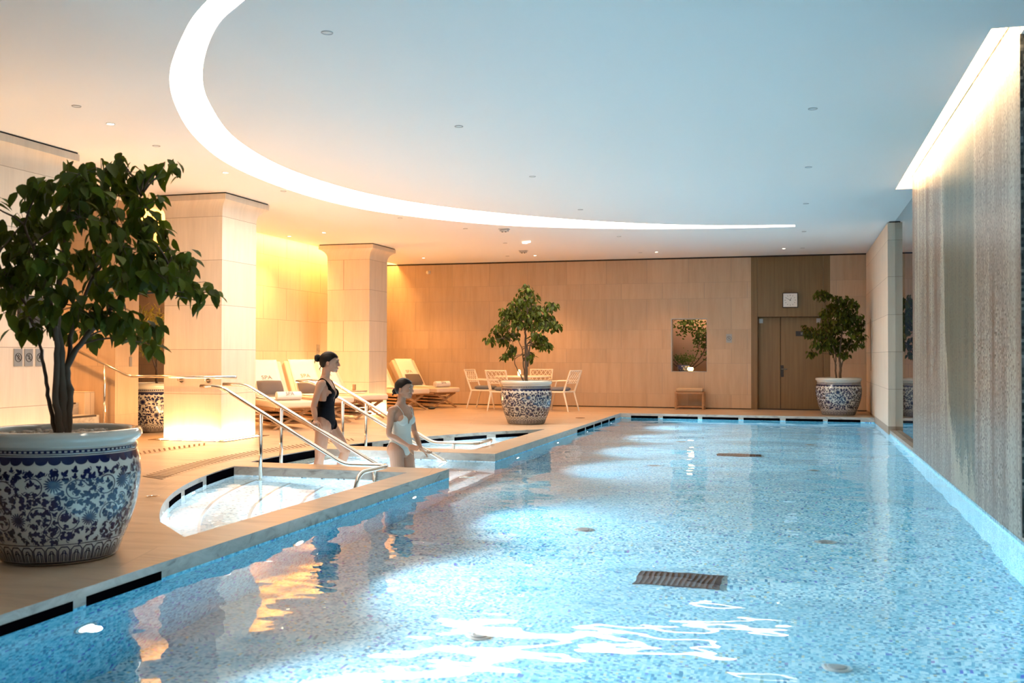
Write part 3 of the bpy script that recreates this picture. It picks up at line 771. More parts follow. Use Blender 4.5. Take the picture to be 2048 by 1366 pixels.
handrail('polished handrail farthest back, ending in a bend in the far small pool', 12.25,
    [(-6.30, 12.25, .85), (-6.05, 12.25, .85), (-4.57, 12.25, .055), (-3.97, 12.25, .055), (-3.90, 12.72, .08), (-4.06, 12.95, -.06), (-4.06, 12.97, -.6)],
    [(-5.52, 12.25, .55, -.30), (-4.27, 12.22, .045, -.60)])
t = thing('handrail', 'polished wall handrail on brackets across the near column, rising over the stairs', 'handrail', (0, 0, 0))
MB().tube(rail_path([(-7.38, 12.09, .89), (-9.10, 12.09, .89), (-10.6, 12.09, 1.52)]), .021, M_chrome, 14).build('rail', t, smooth=True)
for x in (-8.30, -7.87):
    mb = MB(); mb.tube([(x, 12.20, .84), (x, 12.175, .84)], .035, M_chrome, 16); mb.tube([(x, 12.18, .84), (x, 12.09, .84), (x, 12.09, .885)], .010, M_chrome, 8); mb.build('bracket', t, autosmooth=40)
MB().tube([(-9.50, 12.09, .0), (-9.50, 12.09, 1.05)], .020, M_chrome, 14).build('post', t, smooth=True)
t = thing('handrail', 'short stub of polished handrail poking out beyond the wide column', 'handrail', (0, 0, 0))
MB().tube([(-8.9, 9.60, .89), (-8.06, 9.60, .89)], .021, M_chrome, 14).build('rail', t, autosmooth=40)
MB().tube([(-8.75, 9.60, .89), (-8.75, 9.60, 0)], .019, M_chrome, 14).build('post', t, autosmooth=40)
tag(MB().lathe([(.06, 0), (.06, .004), (.048, .005), (.046, .003), (.0001, .003)], M_chrome, 24, (-5.23, 7.27, 0)).build('floor_socket', autosmooth=40), 'small round metal cap set in the deck left of the front small pool', 'floor cap')
tag(MB().lathe([(.09, 0), (.09, .004), (.08, .005), (.0001, .004)], M_drain, 24, (-3.98, 18.73, 0)).build('floor_drain', autosmooth=40), 'small round dark drain in the deck between potted tree and pool corner', 'floor drain')

# ================================================================== POTS
POT = [(.29, 0), (.315, .005), (.33, .03), (.355, .10), (.395, .20), (.428, .31), (.446, .42), (.452, .50), (.446, .57), (.430, .625), (.424, .64), (.430, .645), (.430, .665), (.424, .675), (.430, .685), (.448, .70), (.457, .718), (.457, .74), (.448, .757), (.425, .762), (.40, .757), (.392, .74), (.392, .70)]
def pot_r(z):
    for (r0, z0), (r1, z1) in zip(POT[:14], POT[1:15]):
        if z0 <= z <= z1: return r0+(r1-r0)*(z-z0)/max(1e-6, z1-z0)
    return .43
def pot_patterns(mb):
    rnd = random.Random(5); RM = .43; W = 2*PI*RM; off = .0016
    def P(u, z): r = pot_r(z)+off; a = u/RM; return (r*math.cos(a), r*math.sin(a), z)
    def fan(c, pts):
        mb.add([P(*c)]+[P(*p) for p in pts], [(0, i+1, (i+1) % len(pts)+1) for i in range(len(pts))], M_blue)
    def quad(u0, u1, z0, z1, n=1):
        for i in range(n):
            a = u0+(u1-u0)*i/n; b = u0+(u1-u0)*(i+1)/n
            mb.add([P(a, z0), P(b, z0), P(b, z1), P(a, z1)], [(0, 1, 2, 3)], M_blue)
    def line(pts, w):
        L = []; R = []
        for i, (u, z) in enumerate(pts):
            a = pts[max(i-1, 0)]; b = pts[min(i+1, len(pts)-1)]; dx, dz = b[0]-a[0], b[1]-a[1]; l = math.hypot(dx, dz) or 1
            L.append(P(u-dz/l*w/2, z+dx/l*w/2)); R.append(P(u+dz/l*w/2, z-dx/l*w/2))
        n = len(pts); mb.add(L+R, [(i, i+1, n+i+1, n+i) for i in range(n-1)], M_blue)
    def lobe(u, z, a, l, w):
        pts = []
        for k in range(8):
            t = 2*PI*k/8; x = l*.5*(1+math.cos(t)); y = w*.5*math.sin(t)*(1.2-.5*x/l)
            pts.append((u+x*math.cos(a)-y*math.sin(a), z+x*math.sin(a)+y*math.cos(a)))
        fan((u+l*.5*math.cos(a), z+l*.5*math.sin(a)), pts)
    def leaf(u, z, a, s):
        lobe(u, z, a, s, s*.52); lobe(u, z, a+1.0, s*.62, s*.42); lobe(u, z, a-.95, s*.55, s*.40)
        if rnd.random() < .6: line([(u-math.cos(a+.5*k)*s*.22*k, z-math.sin(a+.5*k)*s*.22*k) for k in range(4)], s*.13)
    def flower(u, z, s):
        pts = [(u+s*.45*math.cos(t*PI/8), z+s*.45*math.sin(t*PI/8)) for t in range(16)]; fan((u, z), pts)
        for k in range(17):
            a = 2*PI*k/17; lobe(u+s*.38*math.cos(a), z+s*.38*math.sin(a), a, s*.62, s*.20)
    occ = []
    n6 = 7; p = W/n6
    flowers = []
    for k in range(n6): flowers += [((k+.5)*p, .475, .050), ((k+.0)*p, .275, .046)]
    for u, z, s in flowers: flower(u, z, s); occ.append((u, z, s*1.05)); occ.append((u+W if u < .1 else u, z, s*1.05))
    for k in range(n6):                               # scrolling stems
        u0 = k*p
        for cu, cz, r, a0, a1 in ((u0+.22*p, .465, .060, -2.6, 2.4), (u0+.80*p, .44, .060, .4, 5.2), (u0+.30*p, .29, .070, -1.2, 3.6), (u0+.72*p, .27, .066, 1.9, 6.6), (u0+.5*p, .21, .045, 3.4, 7.6), (u0+.5*p, .37, .04, -1.8, 2.0)):
            pts = [(cu+(r*(1-.25*i/18))*math.cos(a0+(a1-a0)*i/18), cz+(r*(1-.25*i/18))*math.sin(a0+(a1-a0)*i/18)) for i in range(19)]
            line(pts, .0058)
            for i in range(1, 19, 2):
                a = a0+(a1-a0)*i/18
                for sgn in (1, -1):
                    u, z = pts[i][0]+sgn*.014*math.cos(a), pts[i][1]+sgn*.014*math.sin(a)
                    if z > .548 or z < .15 or any(math.hypot(u-o[0], z-o[1]) < o[2]+.016 for o in occ): continue
                    leaf(u, z, a+(0 if sgn > 0 else PI)+rnd.uniform(-.7, .7), rnd.uniform(.030, .040)); occ.append((u, z, .016))
    for _ in range(5200):                             # fill the gaps
        u, z = rnd.uniform(0, W), rnd.uniform(.145, .552)
        if any(abs(u-o[0]) < .12 and math.hypot(u-o[0], z-o[1]) < o[2]+.0125 for o in occ): continue
        leaf(u, z, rnd.uniform(0, 6.28), rnd.uniform(.028, .042)); occ.append((u, z, .0135))
    # foot: upright tongues
    m = 34; q = W/m
    quad(0, W, .014, .022, 90); quad(0, W, .124, .129, 90)
    for k in range(m):
        c = (k+.5)*q
        for s, w_ in ((1.0, .0075), (.58, .006), (.26, .007)):
            h_ = .028+.085*s if s > .3 else .09; x = q*.44*s
            line([(c-x, .026), (c-x, h_-.018*s), (c-x*.55, h_), (c+x*.55, h_), (c+x, h_-.018*s), (c+x, .026)], w_)
    # collar: scalloped band, plain lines and a dotted band
    quad(0, W, .606, .628, 120); quad(0, W, .634, .638, 90)
    m = 40; q = W/m
    for k in range(m):
        c = (k+.5)*q; pts = [(c+q*.5*math.cos(PI+PI*i/8), .608+.026*math.sin(PI+PI*i/8)) for i in range(9)]
        for i in range(8):
            mb.add([P(pts[i][0], .609), P(pts[i+1][0], .609), P(*pts[i+1]), P(*pts[i])], [(0, 1, 2, 3)], M_blue)
    def ring(z0, z1, r, n=110, dot=False):
        for i in range(n):
            if dot and i % 2: continue
            a, b = 2*PI*i/n, 2*PI*(i+1)/n
            mb.add([(r*math.cos(a), r*math.sin(a), z0), (r*math.cos(b), r*math.sin(b), z0), (r*math.cos(b), r*math.sin(b), z1), (r*math.cos(a), r*math.sin(a), z1)], [(0, 1, 2, 3)], M_blue)
    ring(.6455, .6500, .4318); ring(.6600, .6645, .4318); ring(.6500, .6600, .4318, 180, True)
def make_pot(loc, rz, label):
    t = thing('planter_pot', label, 'pot', loc, rz, 'blue and white porcelain planters')
    mb = MB(); mb.lathe(POT, M_cer, 72, cap=False)
    mb.add([(.29*math.cos(2*PI*k/36), .29*math.sin(2*PI*k/36), 0) for k in range(36)], [tuple(range(36))], M_cer)
    mb.build('pot_body', t, smooth=True)
    mp = MB(); pot_patterns(mp); mp.build('painted_pattern', t)
    rnd = random.Random(2); mb = MB()
    mb.lathe([(.398, .705), (.2, .722), (.0001, .728)], M_soil, 24, cap=False)
    for _ in range(260):
        a, r = rnd.uniform(0, 6.28), .37*math.sqrt(rnd.random()); s = rnd.uniform(.010, .024)
        mb.ell((r*math.cos(a), r*math.sin(a), .722+rnd.uniform(-.004, .006)), (s, s*rnd.uniform(.6, 1), s*.6), M_soil, 7, 5)
    mb.build('pebble_mulch', t)['kind'] = 'stuff'
    return t
POTS = {'near': (-4.22, 4.98), 'mid': (-4.55, 16.87), 'right': (.83, 21.30), 'back': (-9.62, 13.42)}
pot0 = make_pot((*POTS['near'], 0), .4, 'big blue-and-white porcelain pot in the left foreground beside the pool edge')
dup(pot0, (*POTS['mid'], 0), 1.9, 'blue-and-white porcelain pot standing in front of the white dining chairs')
dup(pot0, (*POTS['right'], 0), 3.3, 'blue-and-white porcelain pot at the far right corner of the pool')
dup(pot0, (*POTS['back'], 0), .9, 'blue-and-white porcelain pot half hidden behind the near column')

# ================================================================== TREES
def tree(name, label, loc, clusters, stems, seed, leaf, dens, mat, group, depth=.9, thin=False, spread=1.0, cat='tree'):
    t = thing(name, label, cat, (loc[0], loc[1], 0), 0, group)
    d = Vector((loc[0], loc[1], 0)).normalized(); lat = Vector((d.y, -d.x, 0)); dep = d
    rnd = random.Random(seed)
    def W(l, z, q=0): return lat*l+dep*q+Vector((0, 0, z))
    # trunk and boughs
    mb = MB(); tips = []
    for s in stems:
        P = [W(*p[:3]) for p in s['p']]; n = len(P)
        Q = []
        for i in range(n-1):
            for k in range(5):
                f = k/5; Q.append(P[i].lerp(P[i+1], f)+Vector((rnd.uniform(-1, 1), rnd.uniform(-1, 1), 0))*.006)
        Q.append(P[-1]); m = len(Q)
        mb.tube(Q, [s['r']*(1-.72*i/(m-1)) for i in range(m)], M_bark, 8)
        tips += Q[m//2:]
    cl = []
    for (l, z, r) in clusters:
        q = rnd.uniform(-1, 1)*depth*.42*(1 if r > .06*spread else .3)
        c = W(l, z, q); cl.append((c, r))
        b = min(tips, key=lambda p: (p-c).length+(.5 if p.z > c.z else 0))
        mid = b.lerp(c, .5)+Vector((0, 0, .05*rnd.random()))
        mb.tube([b, b.lerp(mid, .5)+Vector((0, 0, .01)), mid, mid.lerp(c, .6), c], [.007, .006, .005, .004, .002], M_bark, 5)
    # leaves
    fb = MB(); tw = mb
    for c, r in cl:
        nl = max(3, int(dens*(r/.1)**2))
        for _ in range(nl):
            v = Vector((rnd.gauss(0, 1), rnd.gauss(0, 1), rnd.gauss(0, 1))).normalized()*r*(rnd.random()**.4)*1.08
            p = c+Vector((v.x, v.y, v.z*.85))
            a = rnd.uniform(0, 2*PI)
            out = Vector((math.cos(a), math.sin(a), 0))*.8+Vector((v.x, v.y, 0))/max(r, .01)*.6
            dr = (out*rnd.uniform(.3, .9)+Vector((0, 0, rnd.uniform(-1.3, -.15) if not thin else rnd.uniform(-.6, .7)))).normalized()
            side = dr.cross(Vector((rnd.uniform(-.5, .5), rnd.uniform(-.5, .5), 1))).normalized()
            nrm = side.cross(dr)
            L = leaf*rnd.uniform(.72, 1.15); w_ = L*(.30 if not thin else .07)
            sta = ((0, 0), (.10, .50), (.30, .98), (.55, .92), (.80, .48), (1, 0)) if not thin else ((0, 0), (.3, .9), (.65, .8), (1, 0))
            V = [p+dr*L*f-nrm*L*.16*f*f for f, q in sta]; m_ = len(V); F = []
            for f, q in sta[1:-1]:
                c_ = p+dr*L*f-nrm*L*.16*f*f; V += [c_+side*w_*q+nrm*w_*.30*q, c_-side*w_*q+nrm*w_*.30*q]
            Lf = [0]+[m_+2*i for i in range(m_-2)]+[m_-1]; Rt = [0]+[m_+1+2*i for i in range(m_-2)]+[m_-1]
            for i in range(m_-1):
                for E_, fl in ((Lf, 0), (Rt, 1)):
                    q4 = [i, E_[i], E_[i+1], i+1]; q4 = [k_ for j_, k_ in enumerate(q4) if k_ not in q4[:j_]]
                    F.append(tuple(q4 if fl else q4[::-1]))
            fb.add(V, F, mat)
            if rnd.random() < .3: tw.tube([c, p], .0016, M_bark, 4)
    fb.build('foliage', t, smooth=True)
    mb.build('trunk', t, smooth=True)
    return t
CN = [(0.59,2.42,0.08),(0.49,2.35,0.09),(0.36,2.35,0.11),(0.21,2.29,0.11),(0.08,2.22,0.11),(-0.05,2.22,0.11),(-0.13,2.14,0.11),(0.16,2.13,0.14),(0.32,2.18,0.13),(0.46,2.11,0.11),(-0.22,2.02,0.11),(-0.06,2.02,0.13),(0.09,1.99,0.13),(0.28,2.0,0.13),(0.44,1.95,0.11),(0.54,2.02,0.09),(-0.3,1.92,0.12),(-0.19,1.86,0.13),(-0.32,1.67,0.13),(-0.17,1.67,0.13),(-0.05,1.57,0.13),(-0.25,1.51,0.11),(-0.16,1.42,0.11),(0.0,1.8,0.09),(0.16,1.83,0.13),(0.32,1.83,0.13),(0.47,1.83,0.13),(0.63,1.83,0.11),(0.73,1.8,0.08),(0.21,1.67,0.13),(0.36,1.67,0.13),(0.52,1.67,0.13),(0.66,1.7,0.12),(0.78,1.67,0.09),(0.85,1.61,0.06),(0.92,1.6,0.03),(0.09,1.48,0.13),(0.25,1.51,0.13),(0.0,1.42,0.11),(0.17,1.37,0.11),(0.33,1.4,0.11),(0.43,1.34,0.11),(0.51,1.26,0.06),(0.55,1.39,0.08),(-0.41,1.95,0.13),(-0.44,1.73,0.13),(-0.43,2.11,0.11),(0.03,2.35,0.06),(0.63,2.35,0.05),(0.32,2.4,0.05),(-0.26,1.34,0.04),(0.71,1.59,0.08),(0.81,1.54,0.04),(0.09,2.18,0.13),(-0.13,1.76,0.13)]
CM = [(-0.01,2.35,0.11),(0.12,2.26,0.12),(-0.1,2.17,0.14),(0.08,2.07,0.16),(-0.36,1.95,0.14),(-0.23,1.91,0.14),(0.26,1.82,0.14),(0.41,2.07,0.11),(0.48,2.08,0.08),(-0.05,1.82,0.16),(0.12,1.73,0.16),(0.37,1.73,0.14),(0.52,1.73,0.11),(0.58,1.71,0.07),(-0.41,1.73,0.12),(-0.54,1.6,0.12),(-0.63,1.47,0.09),(-0.41,1.51,0.13),(-0.23,1.57,0.11),(-0.27,1.33,0.11),(-0.41,1.18,0.07),(-0.3,1.24,0.09),(0.21,1.47,0.16),(0.32,1.38,0.11),(0.02,1.22,0.08),(0.08,1.18,0.08),(-0.1,1.98,0.12),(0.21,1.95,0.14),(-0.19,2.08,0.11),(0.39,1.86,0.12),(-0.19,1.73,0.12),(0.17,1.55,0.09)]
CRT = [(-0.34,2.43,0.13),(-0.23,2.45,0.09),(-0.04,2.32,0.15),(0.15,2.32,0.15),(0.3,2.23,0.11),(-0.12,2.16,0.18),(0.1,2.1,0.2),(0.32,1.99,0.15),(-0.29,2.05,0.09),(-0.23,1.88,0.15),(-0.01,1.82,0.2),(0.27,1.77,0.18),(0.43,1.86,0.09),(0.44,1.75,0.08),(0.4,1.6,0.13),(-0.56,1.71,0.13),(-0.4,1.64,0.15),(-0.23,1.55,0.18),(-0.45,1.44,0.09),(-0.53,1.26,0.1),(-0.07,1.49,0.18),(0.15,1.44,0.18),(0.1,1.24,0.1),(-0.09,1.33,0.11),(-0.29,1.38,0.09),(0.38,1.44,0.09),(-0.62,1.79,0.09),(0.15,1.99,0.15),(-0.18,1.71,0.15)]
CB = [(-0.43,1.74,0.11),(-0.33,1.63,0.11),(-0.21,1.66,0.09),(-0.13,1.74,0.09),(-0.06,1.86,0.11),(0.02,1.74,0.09),(-0.25,1.9,0.08),(-0.13,1.55,0.11),(0.01,1.51,0.09),(-0.21,1.43,0.11),(-0.06,1.35,0.11),(-0.13,1.23,0.09),(0.01,1.19,0.08),(-0.37,1.55,0.06),(0.06,1.63,0.08),(0.1,1.35,0.09),(0.14,1.66,0.09),(0.18,1.51,0.09),(0.17,1.82,0.09)]
FG = 'potted ficus trees'
tree('ficus_tree', 'large leafy ficus tree with twining stems in the foreground pot', POTS['near'], CN,
    [dict(r=.030, p=[(.0, .70, 0), (.01, 1.0, .0), (-.02, 1.35, .02), (-.02, 1.6, .05), (.02, 1.95, .05), (.06, 2.25, 0)]),
     dict(r=.026, p=[(.03, .70, .02), (.05, .95, .03), (.03, 1.12, .02), (.10, 1.26, 0), (.22, 1.42, -.1), (.40, 1.62, -.15), (.60, 1.75, -.1)]),
     dict(r=.022, p=[(.0, .70, -.03), (-.03, .95, -.03), (-.02, 1.2, -.04), (-.04, 1.45, -.1), (-.10, 1.65, -.15), (-.20, 1.95, -.1)]),
     dict(r=.014, p=[(-.02, .70, .04), (-.07, .92, .04), (-.09, 1.1, .06), (-.13, 1.30, .1), (-.2, 1.5, .15), (-.38, 1.75, .2)]),
     dict(r=.018, p=[(.02, .70, -.02), (.02, 1.0, .03), (.05, 1.3, .1), (.14, 1.6, .2), (.3, 1.9, .25), (.45, 2.2, .15)])], 11, .105, 21, M_leaf, FG, .95)
tree('ficus_tree', 'slender leafy ficus tree in the pot before the dining chairs', POTS['mid'], CM,
    [dict(r=.030, p=[(.0, .70, 0), (.0, .95, .0), (-.01, 1.3, .02), (-.02, 1.6, .02), (.02, 1.95, 0), (.0, 2.25, 0)]),
     dict(r=.012, p=[(-.02, .70, .02), (-.12, .88, .03), (-.20, 1.05, .02), (-.21, 1.25, 0), (-.25, 1.45, 0)]),
     dict(r=.014, p=[(.0, .70, .0), (-.05, 1.0, .03), (-.07, 1.3, .02), (-.16, 1.5, 0), (-.35, 1.65, 0)]),
     dict(r=.016, p=[(.02, 1.0, .0), (.05, 1.3, .03), (.12, 1.55, .02), (.18, 1.8, 0), (.35, 1.95, 0)]),
     dict(r=.012, p=[(.02, 1.1, .0), (.02, 1.4, .03), (.20, 1.62, .02), (.40, 1.75, 0)])], 12, .085, 36, M_leaf, FG, .9)
tree('ficus_tree', 'dense dark ficus tree in the pot by the oak door', POTS['right'], CRT,
    [dict(r=.028, p=[(.03, .70, 0), (.04, .95, .0), (.02, 1.2, .02), (.05, 1.5, .02), (.10, 1.9, 0), (.1, 2.25, 0)]),
     dict(r=.018, p=[(-.03, .70, 0), (-.06, .95, .0), (-.05, 1.2, .02), (-.12, 1.5, .02), (-.2, 1.9, 0), (-.25, 2.3, 0)]),
     dict(r=.014, p=[(.04, .9, 0), (.09, 1.1, .0), (.15, 1.3, .02), (.3, 1.6, .02)]),
     dict(r=.012, p=[(-.04, 1.0, 0), (-.1, 1.2, .0), (-.3, 1.45, .02), (-.5, 1.65, .02)])], 13, .09, 34, M_leaf, FG, .9)
tree('narrow_leaved_tree', 'yellow-lit fine-leaved tree in the pot behind the near column', POTS['back'], CB,
    [dict(r=.020, p=[(.02, .70, 0), (.02, .95, .0), (.02, 1.15, .02), (.08, 1.4, .02), (.06, 1.7, 0), (.1, 1.95, 0)]),
     dict(r=.012, p=[(.02, .95, 0), (-.04, 1.12, .0), (-.08, 1.3, .02), (-.2, 1.6, .02), (-.3, 1.8, 0)])], 14, .13, 40, M_leaf2, None, .8, thin=True)

# ================================================================== LOUNGERS
BA = math.radians(52)
def make_lounger(loc, rz, label):
    """foot end towards local +x; origin on the floor between the crossed foot legs"""
    t = thing('sun_lounger', label, 'lounger', loc, rz, 'sun loungers along the side wall')
    mb = MB()
    for z in (.07, .14, .21, .28): mb.box(-1.22, -.30, -.27, .27, z, z+.035, M_teak)
    mb.build('slatted_base', t, bevel=.004)
    mb = MB()
    for sy in (-1, 1): mb.box(-1.28, -.02, sy*.30-.02, sy*.30+.02, .31, .355, M_teak)
    mb.box(-1.28, -1.24, -.30, .30, .31, .35, M_teak); mb.box(-.06, -.02, -.30, .30, .315, .35, M_teak)
    mb.build('frame', t, bevel=.004)
    for s in (1, -1):
        mb = MB(); x = .0 if s > 0 else -.035
        a = Vector((x, -.30*s, .345)); b = Vector((x, .32*s, .0)); d = (b-a).normalized(); n = Vector((0, -d.z, d.y))*.024
        P = [a+n, a-n, b-n, b+n]
        mb.rings([[p+Vector((-.016, 0, 0)) for p in P], [p+Vector((.016, 0, 0)) for p in P]], M_teak); 
        for i, v in enumerate(mb.v): mb.v[i] = (v[0], v[1], max(0, v[2]))
        mb.build('foot_leg', t, bevel=.003)
    for sy in (-1, 1):
        mb = MB(); mb.box(-1.27, -1.22, sy*.27-.025, sy*.27+.025, 0, .31, M_teak); mb.build('head_leg', t, bevel=.003)
    mb = MB(); mb.box(-1.24, .13, -.335, .335, .352, .462, M_mattress); mb.build('seat_mattress', t, bevel=.035)
    mb = MB(); mb.box(0, .80, -.335, .335, -.17, 0, M_mattress)
    R = Matrix.Translation((-1.12, 0, .465)) @ Matrix.Rotation(PI+0, 4, 'Z') @ Matrix.Rotation(-BA, 4, 'Y')
    mb.xf(R); mb.build('back_mattress', t, bevel=.035)
    return t
def back_m(u, v, w):      # a point on the reclined back: u up the back, v across, w off its face
    return Vector((-1.12, 0, .465))+Vector((-math.cos(BA)*u, v, math.sin(BA)*u))+Vector((math.sin(BA)*w, 0, math.cos(BA)*w))
def drape(L, rz, label):
    t = thing('draped_towel', label, 'towel', L, rz, 'white towels spread on the lounger backs')
    rows = []
    path = []
    for u in (.80-.0,): pass
    prof = [(.60, -.0), ]
    pts = []
    for k in range(5): pts.append(back_m(.808, 0, -.10+.025*k))
    for k in range(13): pts.append(back_m(.806-.066*k, 0, .006+.0025*math.sin(k*1.3)))
    for k in range(1, 5): pts.append(Vector((-1.10+.16*k, 0, .470)))
    mb = MB(); n = 8; vs = []; m = len(pts)
    for i, p in enumerate(pts):
        for j in range(n+1):
            v = -.25+.5*j/n; vs.append((p.x, v, p.z+.0015*math.sin(j*2.1+i*.7)))
    fs = [(i*(n+1)+j, i*(n+1)+j+1, (i+1)*(n+1)+j+1, (i+1)*(n+1)+j) for i in range(m-1) for j in range(n)]
    mb.add(vs, fs, M_terry); o = mb.build('towel_cloth', t, smooth=True)
    sm = o.modifiers.new('thick', 'SOLIDIFY'); sm.thickness = .007; sm.offset = 1
    c = back_m(.42, 0, .020)
    X = Vector((0, 1, 0)); Zn = Vector((math.sin(BA), 0, math.cos(BA))); Y = Zn.cross(X)
    Mx = Matrix(((X.x, Y.x, Zn.x, c.x), (X.y, Y.y, Zn.y, c.y), (X.z, Y.z, Zn.z, c.z), (0, 0, 0, 1)))
    text_mesh('SPA', .115, M_txt, 'lettering', t, Mx); return t
def pillow(L, rz, label, u=.17, w_=.07):
    t = thing('throw_pillow', label, 'pillow', L, rz, 'grey pillows on the loungers')
    mb = MB(); n = 10; top = []; 
    for s in (1, -1):
        g = []
        for i in range(n+1):
            for j in range(n+1):
                a, b = -1+2*i/n, -1+2*j/n
                h_ = .055*(1-a**4)*(1-b**4)*s**1
                g.append(back_m(u+.15*a*(1-.05*b*b), .225*b*(1-.05*a*a), w_+h_*s/abs(s)))
        fs = [(i*(n+1)+j, i*(n+1)+j+1, (i+1)*(n+1)+j+1, (i+1)*(n+1)+j) for i in range(n) for j in range(n)]
        mb.add(g, fs, M_pillow)
    mb.build('cushion_cover', t, smooth=True); return t
def roll(L, rz, x, y, label, az=0, txt=True):
    t = thing('rolled_towel', label, 'towel', (L[0]+x*math.cos(rz)-y*math.sin(rz), L[1]+x*math.sin(rz)+y*math.cos(rz), .465), rz+az, 'rolled white towels on the loungers')
    R = []
    for yy in (-.205, -.20, -.1, 0, .1, .20, .205):
        r = .062 if abs(yy) > .204 else .070
        R.append([(r*math.cos(2*PI*k/24), yy, .070+r*math.sin(2*PI*k/24)) for k in range(24)])
    mb = MB(); mb.rings(R, M_terry); mb.build('towel_roll', t, autosmooth=50)
    mb = MB()
    for s in (-1, 1):
        P = [((.004+.0028*k)*math.cos(k*.55), s*.206, .07+(.004+.0028*k)*math.sin(k*.55)) for k in range(21)]
        mb.tube(P, .0022, M_mattress, 5)
    mb.build('spiral_edge', t)
    if txt:
        a = math.radians(30); nrm = Vector((math.cos(a), 0, math.sin(a))); X = Vector((0, 1, 0)); Y = nrm.cross(X); c = Vector((0, 0, .07))+nrm*.0735
        text_mesh('SPA', .085, M_txt, 'lettering', t, Matrix(((X.x, Y.x, nrm.x, c.x), (X.y, Y.y, nrm.y, c.y), (X.z, Y.z, nrm.z, c.z), (0, 0, 0, 1))), .002)
    return t
LG = [((-7.74, 14.40, 0), math.radians(-42), 'sun lounger right of the near column, its dark pillow fully in view'),
      ((-7.82, 16.00, 0), math.radians(-41), 'sun lounger whose back rises just left of the dark-haired woman\'s bun'),
      ((-7.66, 17.20, 0), math.radians(-28), 'sun lounger with crossed legs before the far column, its head end hidden by the woman'),
      ((-8.02, 20.35, 0), math.radians(-31), 'sun lounger just beyond the far column, seen past the second woman\'s head'),
      ((-7.68, 21.40, 0), math.radians(-31), 'farthest sun lounger, its foot end nearest the dining table')]
lng = None
for i, (L, a, lab) in enumerate(LG):
    lng = make_lounger(L, a, lab) if i == 0 else dup(lng, L, a, lab)
drape(LG[0][0], LG[0][1], 'white lettered towel over the back of the lounger beside the near column')
drape(LG[1][0], LG[1][1], 'white lettered towel over the second lounger back, beside the woman\'s bun')
drape(LG[2][0], LG[2][1], 'white towel over the lounger back hidden behind the woman in black')
drape(LG[3][0], LG[3][1], 'white towel over the lounger back behind the far column')
drape(LG[4][0], LG[4][1], 'white towel over the farthest lounger back, right of the far column')
pillow(LG[0][0], LG[0][1], 'dark grey pillow on the lounger beside the near column')
pillow(LG[1][0], LG[1][1], 'grey pillow on the second lounger, behind the woman\'s shoulder', .15)
pillow(LG[4][0], LG[4][1], 'grey pillow on the farthest lounger, above the white-suited woman\'s head', .16)
roll(LG[0][0], LG[0][1], -.20, -.02, 'rolled white towel on the foot of the lounger beside the near column')
roll(LG[4][0], LG[4][1], -.10, -.02, 'rolled white towel lettered in grey on the farthest lounger')
roll(LG[3][0], LG[3][1], -.28, .0, 'rolled white towel just right of the white-suited woman\'s forehead', 1.2, False)
# side table between loungers
t = thing('side_table', 'small round side table with a cup, behind the crossed-leg lounger', 'table', (-8.36, 18.20, 0))
MB().lathe([(.0001, .47), (.17, .47), (.175, .48), (.175, .49), (.17, .495), (.0001, .495)], M_marble, 28).build('table_top', t, autosmooth=40)
MB().lathe([(.018, .02), (.018, .47)], M_steel, 14).build('stem', t); MB().lathe([(.0001, 0), (.12, 0), (.12, .015), (.02, .025), (.0001, .025)], M_steel, 24).build('foot', t, autosmooth=40)
t = thing('tumbler', 'tall brownish tumbler on the side table between loungers', 'cup', (-8.44, 18.17, .495))
MB().lathe([(.0001, 0), (.030, 0), (.034, .02), (.036, .12), (.032, .12), (.030, .01), (.0001, .01)], M_stool, 20).build('cup_body', t, autosmooth=40)
t = thing('candle', 'small pale glowing candle bowl beside the tumbler', 'candle', (-8.50, 18.26, .495))
MB().lathe([(.0001, 0), (.025, 0), (.04, .03), (.038, .06), (.033, .06), (.034, .03), (.0001, .012)], M_terry, 20).build('bowl', t, autosmooth=40)
t = tag(MB().ell((0, 0, .03), (.09, .045, .03), M_ink, 14, 8).build('slipper', smooth=True), 'dark slipper on the deck under the last loungers', 'slipper'); t.location = (-7.75, 20.7, 0); t.rotation_euler = (0, 0, .3)

